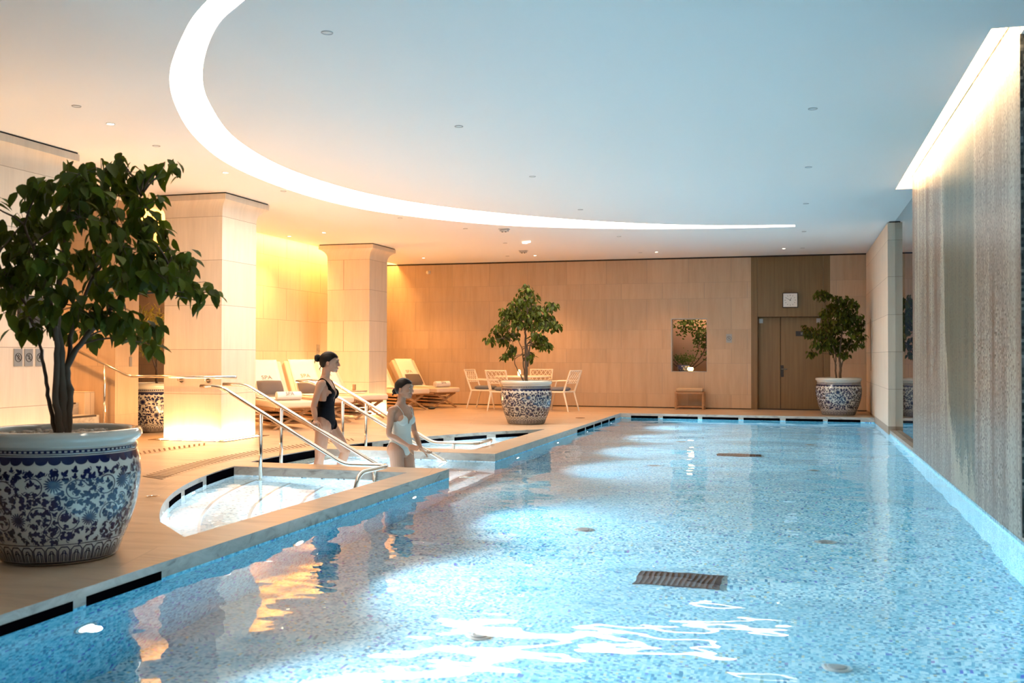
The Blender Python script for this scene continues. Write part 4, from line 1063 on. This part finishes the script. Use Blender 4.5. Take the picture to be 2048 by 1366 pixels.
# ================================================================== DINING SET
def make_chair(loc, rz, label):
    """front towards local +x"""
    t = thing('dining_chair', label, 'chair', loc, rz, 'white lattice-back armchairs round the table')
    def bar(a, b, r=.014, name=None, par=t):
        mb = MB(); mb.tube([a, b], r, M_white, 4); return mb
    def leg(x, y, tx, ty, zt):
        mb = MB(); mb.tube([(tx, ty, zt), (x, y, 0)], [.022, .014], M_white, 6); mb.build('leg', t)
    leg(.34, -.27, .24, -.255, .42); leg(.34, .27, .24, .255, .42); leg(-.36, -.25, -.24, -.235, .42); leg(-.36, .25, -.24, .235, .42)
    mb = MB(); mb.box(-.26, .26, -.27, .27, .40, .435, M_white); mb.build('seat_frame', t, bevel=.006)
    mb = MB(); mb.lathe([(.0001, .435), (.22, .435), (.265, .455), (.265, .49), (.22, .515), (.0001, .52)], M_cushion, 28); mb.xf(Matrix.Diagonal((.95, 1, 1, 1))); mb.build('seat_cushion', t, smooth=True)
    def bk(v, z): return (-.25-.16*(z-.42)/.44, v, z)
    mb = MB()
    for s in (-1, 1): mb.tube([bk(s*.25, .42), bk(s*.26, .88)], [.020, .016], M_white, 6)
    for z in (.87, .60): mb.tube([bk(-.26, z), bk(.26, z)], .016 if z > .8 else .010, M_white, 6)
    mb.build('back_frame', t)
    mb = MB(); n = 5
    for k in range(n):
        a = -.25+.5*k/n; b = a+.5/n
        for z0, z1 in ((.60, .735), (.735, .87)):
            mb.tube([bk(a, z0), bk(b, z1)], .007, M_white, 4); mb.tube([bk(b, z0), bk(a, z1)], .007, M_white, 4)
    mb.tube([bk(-.25, .735), bk(.25, .735)], .007, M_white, 4)
    mb.build('back_lattice', t)
    for s in (-1, 1):
        mb = MB(); mb.tube(rail_path([bk(s*.255, .66), (.20, s*.275, .645), (.26, s*.262, .42)], rad=.05), .014, M_white, 6); mb.build('armrest', t)
    return t
TC = (-5.80, 21.22)
ch = make_chair((-6.72, 21.42, 0), math.radians(-8), 'white lattice-back armchair at the left end of the table, in side view')
dup(ch, (-6.02, 20.66, 0), math.radians(72), 'white lattice-back armchair nearest the camera, back turned, left of the tree')
dup(ch, (-4.93, 20.98, 0), math.radians(165), 'white lattice-back armchair at the right end, partly behind the blue pot')
dup(ch, (-5.66, 21.98, 0), math.radians(-88), 'white lattice-back armchair on the wall side, seen right of the trunk')
t = thing('dining_table', 'round pale dining table behind the potted tree', 'table', (*TC, 0))
MB().lathe([(.0001, .715), (.55, .715), (.62, .722), (.62, .74), (.61, .745), (.0001, .745)], M_white, 56).build('table_top', t, autosmooth=40)
MB().lathe([(.05, .02), (.04, .3), (.05, .715)], M_white, 20).build('pedestal', t, smooth=True); MB().lathe([(.0001, 0), (.28, 0), (.28, .015), (.05, .03), (.0001, .03)], M_white, 32).build('foot', t, autosmooth=40)
M_flame = emit('candle_glow', (1, .62, .18), 9)
t = thing('candle_lamp', 'small glowing candle lamp on the round table, seen behind the trunk', 'lamp', (-5.82, 20.98, .745))
MB().lathe([(.0001, 0), (.035, 0), (.035, .012), (.0001, .012)], M_steel, 20).build('base', t); MB().lathe([(.026, .012), (.034, .05), (.028, .12), (.012, .14), (.0001, .142)], M_flame, 20).build('glowing_shade', t, smooth=True)

# ================================================================== NICHE IN THE BACK WALL
M_nichew = simple('niche_brown_wall', (.36, .23, .16), .7)
mb = MB(); x0, x1, ya, yb = -3.3, -1.7, YB+.25, YB+1.1
mb.box(x0, x1, yb, yb+.05, WZ0-.02, 2.4, M_nichew); mb.box(x0-.05, x0, ya, yb, WZ0-.02, 2.4, M_nichew); mb.box(x1, x1+.05, ya, yb, WZ0-.02, 2.4, M_nichew)
mb.box(x0, x1, ya, yb, WZ0-.05, WZ0-.0, M_nichew); mb.box(x0, x1, ya, yb, 2.4, 2.45, M_nichew); struct(mb.build('wall_niche'))
w1 = struct(thing('window_1', None, None, (0, 0, 0))); mb = MB(); f = .022
mb.box(WX0, WX0+f, YB-.004, YB+.24, WZ0, WZ1, M_plaque); mb.box(WX1-.006, WX1, YB-.004, YB+.24, WZ0, WZ1, M_plaque); mb.box(WX0+f, WX1-.006, YB-.004, YB+.24, WZ1-f, WZ1, M_plaque)
mb.box(WX0+f, WX1-.006, YB-.004, YB+.24, WZ0, WZ0+.012, M_plaque)
mb.build('window_frame', w1)
nl = bpy.data.lights.new('niche_fill_lamp', 'POINT'); nl.energy = 14; nl.color = (1, .72, .45); nl.shadow_soft_size = .05  # lamp added to brighten the niche and its plants
t = thing('niche_fill', 'small fill lamp added in the top of the wall niche', 'downlight', (-2.3, YB+.5, 2.4)); MB().lathe([(.04, 0), (.04, -.01), (.0001, -.01)], M_off, 16).build('trim_ring', t)
o = bpy.data.objects.new('niche_fill_lamp', nl); C.objects.link(o); o.location = (0, 0, -.06); o.parent = t
t = thing('niche_bowl', 'little blue-and-white bowl inside the wall niche', 'bowl', (-2.50, YB+.30, WZ0))
MB().lathe([(.0001, 0), (.09, 0), (.13, .05), (.155, .12), (.16, .155), (.145, .155), (.13, .12), (.0001, .11)], simple('navy_glaze', (.05, .055, .12), .2), 32).build('bowl_body', t, smooth=True)
mb = MB(); rr = random.Random(4)
for _ in range(60):
    a = rr.uniform(0, 6.28); z = rr.uniform(.03, .13); r = .09+.04*min(1, z/.05)+(.025*(z-.05)/.07 if z > .05 else 0)+.001
    mb.ell((r*math.cos(a), r*math.sin(a), z), (.010, .010, .010), M_cer, 6, 4)
mb.build('painted_pattern', t)
rr = random.Random(8)
def plant(name, label, stems, leaf, dens, seed):
    t = thing(name, label, 'plant', (0, 0, 0)); mb = MB(); fb = MB(); rnd = random.Random(seed)
    for P, r, n_l, L, sp in stems:
        P = [Vector(p) for p in P]; Q = [tuple(p) for p in P]
        path = []
        for i in range(len(P)-1):
            p0, p1, p2, p3 = P[max(i-1, 0)], P[i], P[i+1], P[min(i+2, len(P)-1)]
            for k in range(6):
                tt = k/6; path.append(.5*((2*p1)+(p2-p0)*tt+(2*p0-5*p1+4*p2-p3)*tt*tt+(3*p1-p0-3*p2+p3)*tt**3))
        path.append(P[-1]); mb.tube(path, [r*(1-.6*i/len(path)) for i in range(len(path))], M_bark, 6)
        for _ in range(n_l):
            c = path[rnd.randrange(len(path)//3, len(path))]+Vector((rnd.gauss(0, sp), rnd.gauss(0, sp*.6), rnd.gauss(0, sp)))
            dr = Vector((rnd.uniform(-1, 1), rnd.uniform(-.6, .6), rnd.uniform(-1, .6))).normalized(); sd = dr.cross(Vector((0, 1, .3))).normalized()
            l = L*rnd.uniform(.7, 1.2); w_ = l*.26
            fb.add([c, c+dr*l*.45+sd*w_, c+dr*l, c+dr*l*.45-sd*w_, c+dr*l*.45+Vector((0, w_*.4, 0))], [(0, 1, 4), (1, 2, 4), (2, 3, 4), (3, 0, 4)], M_leaf3)
    mb.build('stems', t, smooth=True); fb.build('foliage', t); return t
yn = YB+.30
plant('bonsai_plant', 'small bushy plant growing from the bowl in the wall niche', [([(-2.50, yn, WZ0+.11), (-2.50, yn, WZ0+.22), (-2.46, yn, WZ0+.33)], .008, 150, .05, .07), ([(-2.50, yn, WZ0+.2), (-2.62, yn, WZ0+.30), (-2.66, yn, WZ0+.34)], .005, 60, .05, .04), ([(-2.50, yn, WZ0+.2), (-2.36, yn, WZ0+.28), (-2.27, yn, WZ0+.33)], .005, 70, .05, .045)], .05, 1, 3)
yn = YB+.62
plant('arching_plant', 'big arching leafy plant filling the top of the wall niche', [([(-2.55, yn, WZ0), (-2.95, yn, 1.20), (-3.0, yn, 1.55), (-2.85, yn, 1.9), (-2.6, yn, 2.15)], .014, 45, .07, .03), ([(-2.52, yn, WZ0), (-2.85, yn, 1.22), (-2.92, yn, 1.5), (-2.9, yn, 1.75)], .012, 20, .06, .02), ([(-2.45, yn, WZ0), (-2.15, yn, 1.15), (-2.02, yn, 1.45), (-2.05, yn, 1.8), (-2.3, yn, 2.05), (-2.5, yn, 1.9)], .016, 210, .085, .085), ([(-2.42, yn, WZ0), (-2.05, yn, 1.1), (-1.88, yn, 1.35), (-1.85, yn, 1.7), (-1.95, yn, 2.1)], .014, 90, .08, .05), ([(-2.45, yn, WZ0), (-2.2, yn, 1.3), (-2.2, yn, 1.7), (-2.45, yn, 2.0), (-2.55, yn, 1.75)], .012, 200, .085, .085)], .08, 1, 6)
t = thing('candle_lamp', 'round glowing yellow candle lamp on the sill of the wall niche', 'lamp', (-2.315, YB+.06, WZ0+.012))
MB().lathe([(.0001, 0), (.045, 0), (.05, .012), (.0001, .012)], M_steel, 20).build('base', t); MB().lathe([(.045, .012), (.066, .04), (.068, .065), (.055, .09), (.0001, .092)], M_flame, 24).build('glowing_shade', t, smooth=True)

# ================================================================== PEOPLE
M_skin, nt_, b_ = newmat('skin')
b_.inputs['Base Color'].default_value = (.37, .19, .115, 1); b_.inputs['Roughness'].default_value = .5
b_.inputs['Subsurface Weight'].default_value = .08; b_.inputs['Subsurface Radius'].default_value = (.02, .008, .004); b_.inputs['Subsurface Scale'].default_value = .5
M_hair = simple('dark_hair', (.004, .003, .0025), .55, spec=.2)
M_black = simple('black_swimsuit', (.0012, .0014, .002), .9, spec=.05)
M_wsuit = simple('white_swimsuit', (.52, .51, .45), .7)
M_lip = simple('lips', (.38, .14, .11), .5); M_brow = simple('brow', (.05, .03, .02), .7); M_eye = simple('eye_white', (.7, .68, .64), .3); M_iris = simple('iris', (.03, .018, .01), .2)

def vmesh(mb, vox, smooth_it, name='tmp'):
    """one continuous skin out of overlapping limb volumes"""
    o = mb.build(name)
    r = o.modifiers.new('r', 'REMESH'); r.mode = 'VOXEL'; r.voxel_size = vox
    s = o.modifiers.new('s', 'SMOOTH'); s.factor = .5; s.iterations = smooth_it
    dg = bpy.context.evaluated_depsgraph_get(); dg.update()
    me = bpy.data.meshes.new_from_object(o.evaluated_get(dg)); old = o.data
    bpy.data.objects.remove(o); bpy.data.meshes.remove(old)
    for p in me.polygons: p.use_smooth = True
    return me
def limb(mb, P, R, n=14):
    """tapering limb with rounded ends; R holds radii"""
    P = [Vector(p) for p in P]; out = []; rr = []
    m = len(P)
    for i in range(m-1):
        for k in range(5):
            t = k/5; p0, p1, p2, p3 = P[max(i-1, 0)], P[i], P[i+1], P[min(i+2, m-1)]
            out.append(.5*((2*p1)+(p2-p0)*t+(2*p0-5*p1+4*p2-p3)*t*t+(3*p1-p0-3*p2+p3)*t**3)); rr.append(R[i]+(R[i+1]-R[i])*(3*t*t-2*t**3))
    out.append(P[-1]); rr.append(R[-1])
    a = (out[0]-out[1]).normalized(); b = (out[-1]-out[-2]).normalized()
    out = [out[0]+a*rr[0]*.85, out[0]+a*rr[0]*.5]+out+[out[-1]+b*rr[-1]*.5, out[-1]+b*rr[-1]*.85]; rr = [rr[0]*.5, rr[0]*.87]+rr+[rr[-1]*.87, rr[-1]*.5]
    mb.tube(out, rr, M_skin, n)
def torso(mb, sh=0.0):
    secs = [(-.10, .085, .070, .0), (-.055, .150, .098, -.008), (.0, .172, .112, -.014), (.06, .165, .106, -.010), (.12, .140, .090, .0), (.18, .121, .082, .006), (.24, .122, .084, .010), (.30, .132, .092, .012), (.36, .142, .096, .010), (.41, .146, .092, .004), (.45, .142, .078, -.006), (.485, .115, .062, -.010), (.515, .075, .052, -.010), (.54, .056, .050, -.004)]
    R = []
    for z, a, b, c in secs:
        R.append([(c+b*math.cos(t)*(1 if math.cos(t) > 0 else .95), a*math.sin(t), z) for t in [2*PI*k/28 for k in range(28)]])
    mb.rings(R, M_skin)
    for s in (-1, 1):
        mb.ell((.075, s*.070, .335), (.052, .060, .058), M_skin, 16, 12)      # bust
        mb.ell((-.060, s*.075, -.02), (.072, .080, .085), M_skin, 16, 12)     # seat
        mb.ell((-.0, s*.145, .450), (.048, .050, .046), M_skin, 14, 10)       # shoulder cap
def hand(mb, W, d, n, curl, side=1, splay=.10):
    """W wrist, d towards the knuckles, n out of the back of the hand, curl per joint, side: thumb side sign"""
    W, d, n = Vector(W), Vector(d).normalized(), Vector(n).normalized(); a = d.cross(n).normalized()*side; n = a.cross(d)*side
    if n.length < .5: n = Vector(n)
    n.normalize()
    offs = (.030, .010, -.010, -.029); L = (.068, .075, .070, .055)
    for i, (o, l) in enumerate(zip(offs, L)):
        k = W+d*(.082-.004*abs(i-1.2))+a*o
        limb(mb, [W+a*o*.55+d*.005, W+d*.045+a*o*.9, k], [.0125, .0125, .0105], 8)
        dd = d+a*o*splay*10*.3; dd.normalize(); p = k; P = [p]; cu = curl[i] if isinstance(curl, (list, tuple)) else curl
        for j, fr in enumerate((.46, .30, .24)):
            rot = Matrix.Rotation(cu*(1 if j else .8), 3, a*side); dd = rot @ dd; p = p+dd*l*fr; P.append(p)
        limb(mb, P, [.0098, .0090, .0080, .0066], 8)
    t0 = W+d*.018+a*.022; d1 = (d*.62+a*.75-n*.35).normalized(); p1 = t0+d1*.038; d2 = (d*.9+a*.30-n*.45).normalized(); p2 = p1+d2*.030; p3 = p2+(d2-n*.25).normalized()*.024
    limb(mb, [t0, p1, p2, p3], [.0150, .0120, .0105, .0080], 8)
def head(mb, H, pitch=0.0, yaw=0.0):
    """H: base of the skull; returns a matrix from head space (face to +x) to body space"""
    Mh = Matrix.Translation(Vector(H)) @ Matrix.Rotation(yaw, 4, 'Z') @ Matrix.Rotation(pitch, 4, 'Y') @ Matrix.Scale(1.07, 4)
    k = len(mb.v)
    mb.ell((.0, 0, .105), (.098, .074, .092), M_skin, 24, 16)
    mb.ell((.035, 0, .085), (.062, .062, .085), M_skin, 20, 14)
    mb.ell((.052, 0, .035), (.042, .044, .050), M_skin, 18, 12)
    mb.ell((.020, 0, .030), (.060, .050, .040), M_skin, 18, 12)
    mb.ell((.080, 0, .002), (.017, .019, .015), M_skin, 12, 8)          # chin
    mb.ell((.082, 0, .120), (.018, .052, .016), M_skin, 14, 8)          # brow ridge
    limb(mb, [(.094, 0, .100), (.104, 0, .078), (.112, 0, .064)], [.0085, .0100, .0095], 10)   # nose
    for s in (-1, 1):
        mb.ell((.103, s*.010, .060), (.010, .008, .007), M_skin, 10, 6)
        mb.ell((.070, s*.036, .068), (.024, .020, .022), M_skin, 12, 8)   # cheek
        mb.ell((-.002, s*.076, .076), (.016, .009, .029), M_skin, 12, 8, Matrix.Rotation(-.25, 3, 'Y'))  # ear
    mb.ell((.092, 0, .036), (.011, .021, .0065), M_skin, 12, 8); mb.ell((.089, 0, .024), (.011, .018, .0075), M_skin, 12, 8)
    mb.xf(Mh, k); return Mh
def person(loc, rz, label, arms, legs, neck, headp, suit, wet=.0):
    t = thing('person', label, 'person', loc, rz)
    body = MB(); torso(body)
    hx, hz, pitch, yaw = headp
    limb(body, [(-.012, 0, .49), (hx*.4-.01, 0, .56), (hx-.02, 0, hz+.04)], [.056, .048, .050], 16)
    Mh = head(body, (hx, 0, hz), pitch, yaw)
    tors = MB(); torso(tors)
    for s, A in ((-1, arms[0]), (1, arms[1])):
        sh, el, wr = A['p']
        limb(body, [sh, tuple(Vector(sh).lerp(Vector(el), .5)), el, tuple(Vector(el).lerp(Vector(wr), .35)), wr], [.046, .039, .033, .034, .021])
        limb(body, [(0, s*.10, .455), sh], [.045, .045])
        hand(body, wr, A['d'], A['n'], A['c'], A.get('side', 1))
    for s, Lg in ((-1, legs[0]), (1, legs[1])):
        hp, kn, an = Lg
        for m_ in (body, tors):
            limb(m_, [hp, tuple(Vector(hp).lerp(Vector(kn), .45)), kn], [.093, .079, .055], 18)
        limb(body, [kn, tuple(Vector(kn).lerp(Vector(an), .30)+Vector((-.012, 0, 0))), tuple(Vector(kn).lerp(Vector(an), .7)), an], [.054, .056, .040, .032], 16)
        limb(body, [(an[0]-.03, an[1], an[2]-.045), (an[0]+.06, an[1], an[2]-.05), (an[0]+.15, an[1]+s*.015, an[2]-.062)], [.032, .034, .022], 12)
    me = vmesh(body, .0048, 3); me.materials.clear(); me.materials.append(M_skin)
    me.name = 'body'; o = bpy.data.objects.new('body', me); C.objects.link(o); o.parent = t
    # swimsuit taken off the torso surface
    tm = vmesh(tors, .0048, 3); bm = bmesh.new(); bm.from_mesh(tm)
    bmesh.ops.delete(bm, geom=[f for f in bm.faces if not suit(f.calc_center_median())], context='FACES')
    bm.normal_update()
    nr = {v: v.normal.copy() for v in bm.verts}
    for v in bm.verts: v.co += nr[v]*.0045
    bd = [v for v in bm.verts if v.is_boundary]
    for _ in range(8):
        new = {}
        for v in bd:
            q = [e.other_vert(v).co for e in v.link_edges if e.is_boundary]
            if len(q) == 2: new[v] = v.co*.4+(q[0]+q[1])*.3
        for v, c in new.items(): v.co = c
    bm.to_mesh(tm); bm.free(); tm.materials.clear(); tm.materials.append(suit.mat); tm.name = 'swimsuit'
    so = bpy.data.objects.new('swimsuit', tm); C.objects.link(so); so.parent = t
    sm = so.modifiers.new('thick', 'SOLIDIFY'); sm.thickness = .004; sm.offset = 1
    for st in suit.straps:
        mb = MB(); mb.tube([Vector(p) for p in st], [(.004, suit.sw)]*len(st) if suit.sw > .005 else suit.sw, suit.mat, 8); mb.build('strap', t, smooth=True)
    # hair
    hb = MB(); hb.ell((-.007, 0, .110), (.107, .081, .097), M_hair, 40, 30); hb.ell((-.055, 0, .085), (.052, .068, .065), M_hair, 24, 18)
    hm = vmesh(hb, .005, 2); bm = bmesh.new(); bm.from_mesh(hm)
    def cut(c):
        x, y, z = c
        line = .146+(x-.06)*.1 if x > .06 else (.146-(.06-x)*.95 if x > .004 else (.093 if x > -.02 else (.093-(-.02-x)*3.2 if x > -.045 else .005)))
        return z > line-.02*max(0, 1-abs(y)/.04)*0
    bmesh.ops.delete(bm, geom=[f for f in bm.faces if not cut(f.calc_center_median())], context='FACES')
    for v in bm.verts:
        v.co += v.co.normalized()*.002*noise.noise(Vector((v.co.x*8, v.co.y*90, v.co.z*8)))
    bm.to_mesh(hm); bm.free(); hm.transform(Mh); hm.materials.clear(); hm.materials.append(M_hair); hm.name = 'hair'
    ho = bpy.data.objects.new('hair', hm); C.objects.link(ho); ho.parent = t
    return t, Mh
def bun(t, Mh, c, r, seed):
    mb = MB(); rnd = random.Random(seed); k = 0
    mb.ell(c, (r*.95, r, r*.95), M_hair, 16, 12)
    for i in range(16):
        a = rnd.uniform(0, 6.28); q = Matrix.Rotation(a, 3, Vector((1, rnd.uniform(-.6, .6), rnd.uniform(-.6, .6))).normalized())
        P = [Vector(c)+q @ Vector((.2*r*math.sin(j), r*math.cos(j*.45), r*math.sin(j*.45))) for j in range(10)]
        mb.tube(P, .006, M_hair, 6)
    for i in range(5):
        b = Vector(c)+Vector((-.4*r, rnd.uniform(-1, 1)*r*.5, -.5*r)); mb.tube([b, b+Vector((-.012, rnd.uniform(-.01, .01), -.02)), b+Vector((-.012, rnd.uniform(-.02, .02), -.042))], [.004, .003, .001], M_hair, 5)
    mb.xf(Mh); mb.build('hair_bun', t, smooth=True)
def wisps(t, Mh, L):
    mb = MB()
    for P, r in L: mb.tube(P, r, M_hair, 5)
    mb.xf(Mh); mb.build('loose_strands', t)
def face(t, Mh, closed=False):
    mb = MB()
    for s in (-1, 1):
        mb.ell((.0870, s*.029, .097), (.0070, .011, 0.0020 if closed else .0030), M_brow if closed else M_eye, 12, 8)
        if not closed: mb.ell((.0915, s*.029, .097), (.0034, .0046, .0042), M_iris, 10, 6)
        mb.tube([(.088, s*.017, .1035), (.0945, s*.030, .1055), (.085, s*.044, .101)], [.0012, .0022, .0014], M_brow, 5)
    mb.xf(Mh); mb.build('eyes', t, smooth=True)
    mb = MB()
    for s in (-1, 1): mb.tube([(.098, s*.014, .120), (.0985, s*.028, .126), (.086, s*.046, .120)], [.002, .003, .0015], M_brow, 5)
    mb.xf(Mh); mb.build('eyebrows', t, smooth=True)
    mb = MB(); mb.ell((.0975, 0, .0375), (.0085, .019, .0052), M_lip, 12, 8); mb.ell((.0945, 0, .0265), (.0085, .017, .0062), M_lip, 12, 8); mb.xf(Mh); mb.build('lips', t, smooth=True)
class BlackSuit:
    mat = M_black; straps = []; sw = .01
    def __call__(s, c):
        x, y, z = c; ay = abs(y)
        if z < -.075+1.15*max(0, ay-.028): return False          # high leg line
        if x > 0:
            if z > .24 and ay < .012+(z-.24)*.30: return False    # plunging neckline
            if z > .455 and ay > .105: return False
        else:
            if z > .33 and ay < .085: return False
        if z > .25 and ay > .098+.36*max(0, x): return False   # arm holes
        if z > .34 and ay > .112: return False
        return z < .56
class WhiteSuit:
    mat = M_wsuit; sw = .003
    straps = [[(.112, s*.082, .375), (.094, s*.087, .42), (.062, s*.093, .463), (.022, s*.096, .497), (-.03, s*.093, .497), (-.072, s*.083, .44), (-.092, s*.07, .35), (-.092, s*.06, .28)] for s in (-1, 1)]
    def __call__(s, c):
        x, y, z = c; ay = abs(y)
        if z < -.075+1.2*max(0, ay-.026): return False
        if x > 0.0: top = .392-1.1*abs(ay-.082) if ay < .082 else .392-1.5*(ay-.082)
        else: top = .30-.3*max(0, .1-ay)
        if x > 0 and ay < .012 and z > .29: return False
        return z < top
w1, Mh = person((-5.20, 10.42, .42), math.radians(8), 'woman in a black swimsuit, stepping down into the water with her hand on the rail',
    [dict(p=[(-.01, -.168, .445), (-.065, -.215, .195), (-.02, -.275, .035)], d=(.16, -.76, -.45), n=(.1, -.5, .85), c=[.75, .8, .8, .8], side=-1),
     dict(p=[(-.01, .168, .445), (-.06, .215, .18), (-.02, .225, -.05)], d=(.2, .0, -.95), n=(.3, .9, 0), c=.35, side=1)],
    [[(0, -.085, -.01), (-.035, -.090, -.40), (-.060, -.090, -.775)], [(.0, .085, -.01), (.215, .090, -.335), (.110, .090, -.70)]],
    None, (.035, .600, .10, .16), BlackSuit())
bun(w1, Mh, (-.132, .0, .120), .036, 3); face(w1, Mh, True)
wisps(w1, Mh, [([(-.075, -.045, .045), (-.085, -.05, .01), (-.070, -.05, -.02)], [.004, .003, .001]), ([(-.085, .0, .04), (-.10, .0, .005), (-.08, .0, -.03)], [.004, .003, .001]), ([(-.03, -.075, .08), (-.025, -.072, .05), (-.02, -.068, .03)], [.003, .002, .001])])
w2, Mh = person((-4.42, 10.80, .115), math.radians(-16), 'woman in a white swimsuit standing thigh-deep in the water, low bun',
    [dict(p=[(-.01, -.168, .445), (-.010, -.208, .175), (.215, -.130, .045)], d=(.9, .25, -.25), n=(.15, -.6, .75), c=[.35, .40, .42, .45], side=1),
     dict(p=[(-.01, .168, .445), (.01, .235, .19), (.235, .075, -.005)], d=(.85, -.05, -.42), n=(.3, .3, .85), c=[.45, .5, .5, .55], side=-1)],
    [[(0, -.088, -.01), (.035, -.100, -.40), (.0, -.10, -.745)], [(.0, .088, -.01), (.065, .105, -.39), (-.01, .10, -.745)]],
    None, (.035, .600, .06, .16), WhiteSuit())
bun(w2, Mh, (-.108, .0, .052), .030, 9); face(w2, Mh, False)
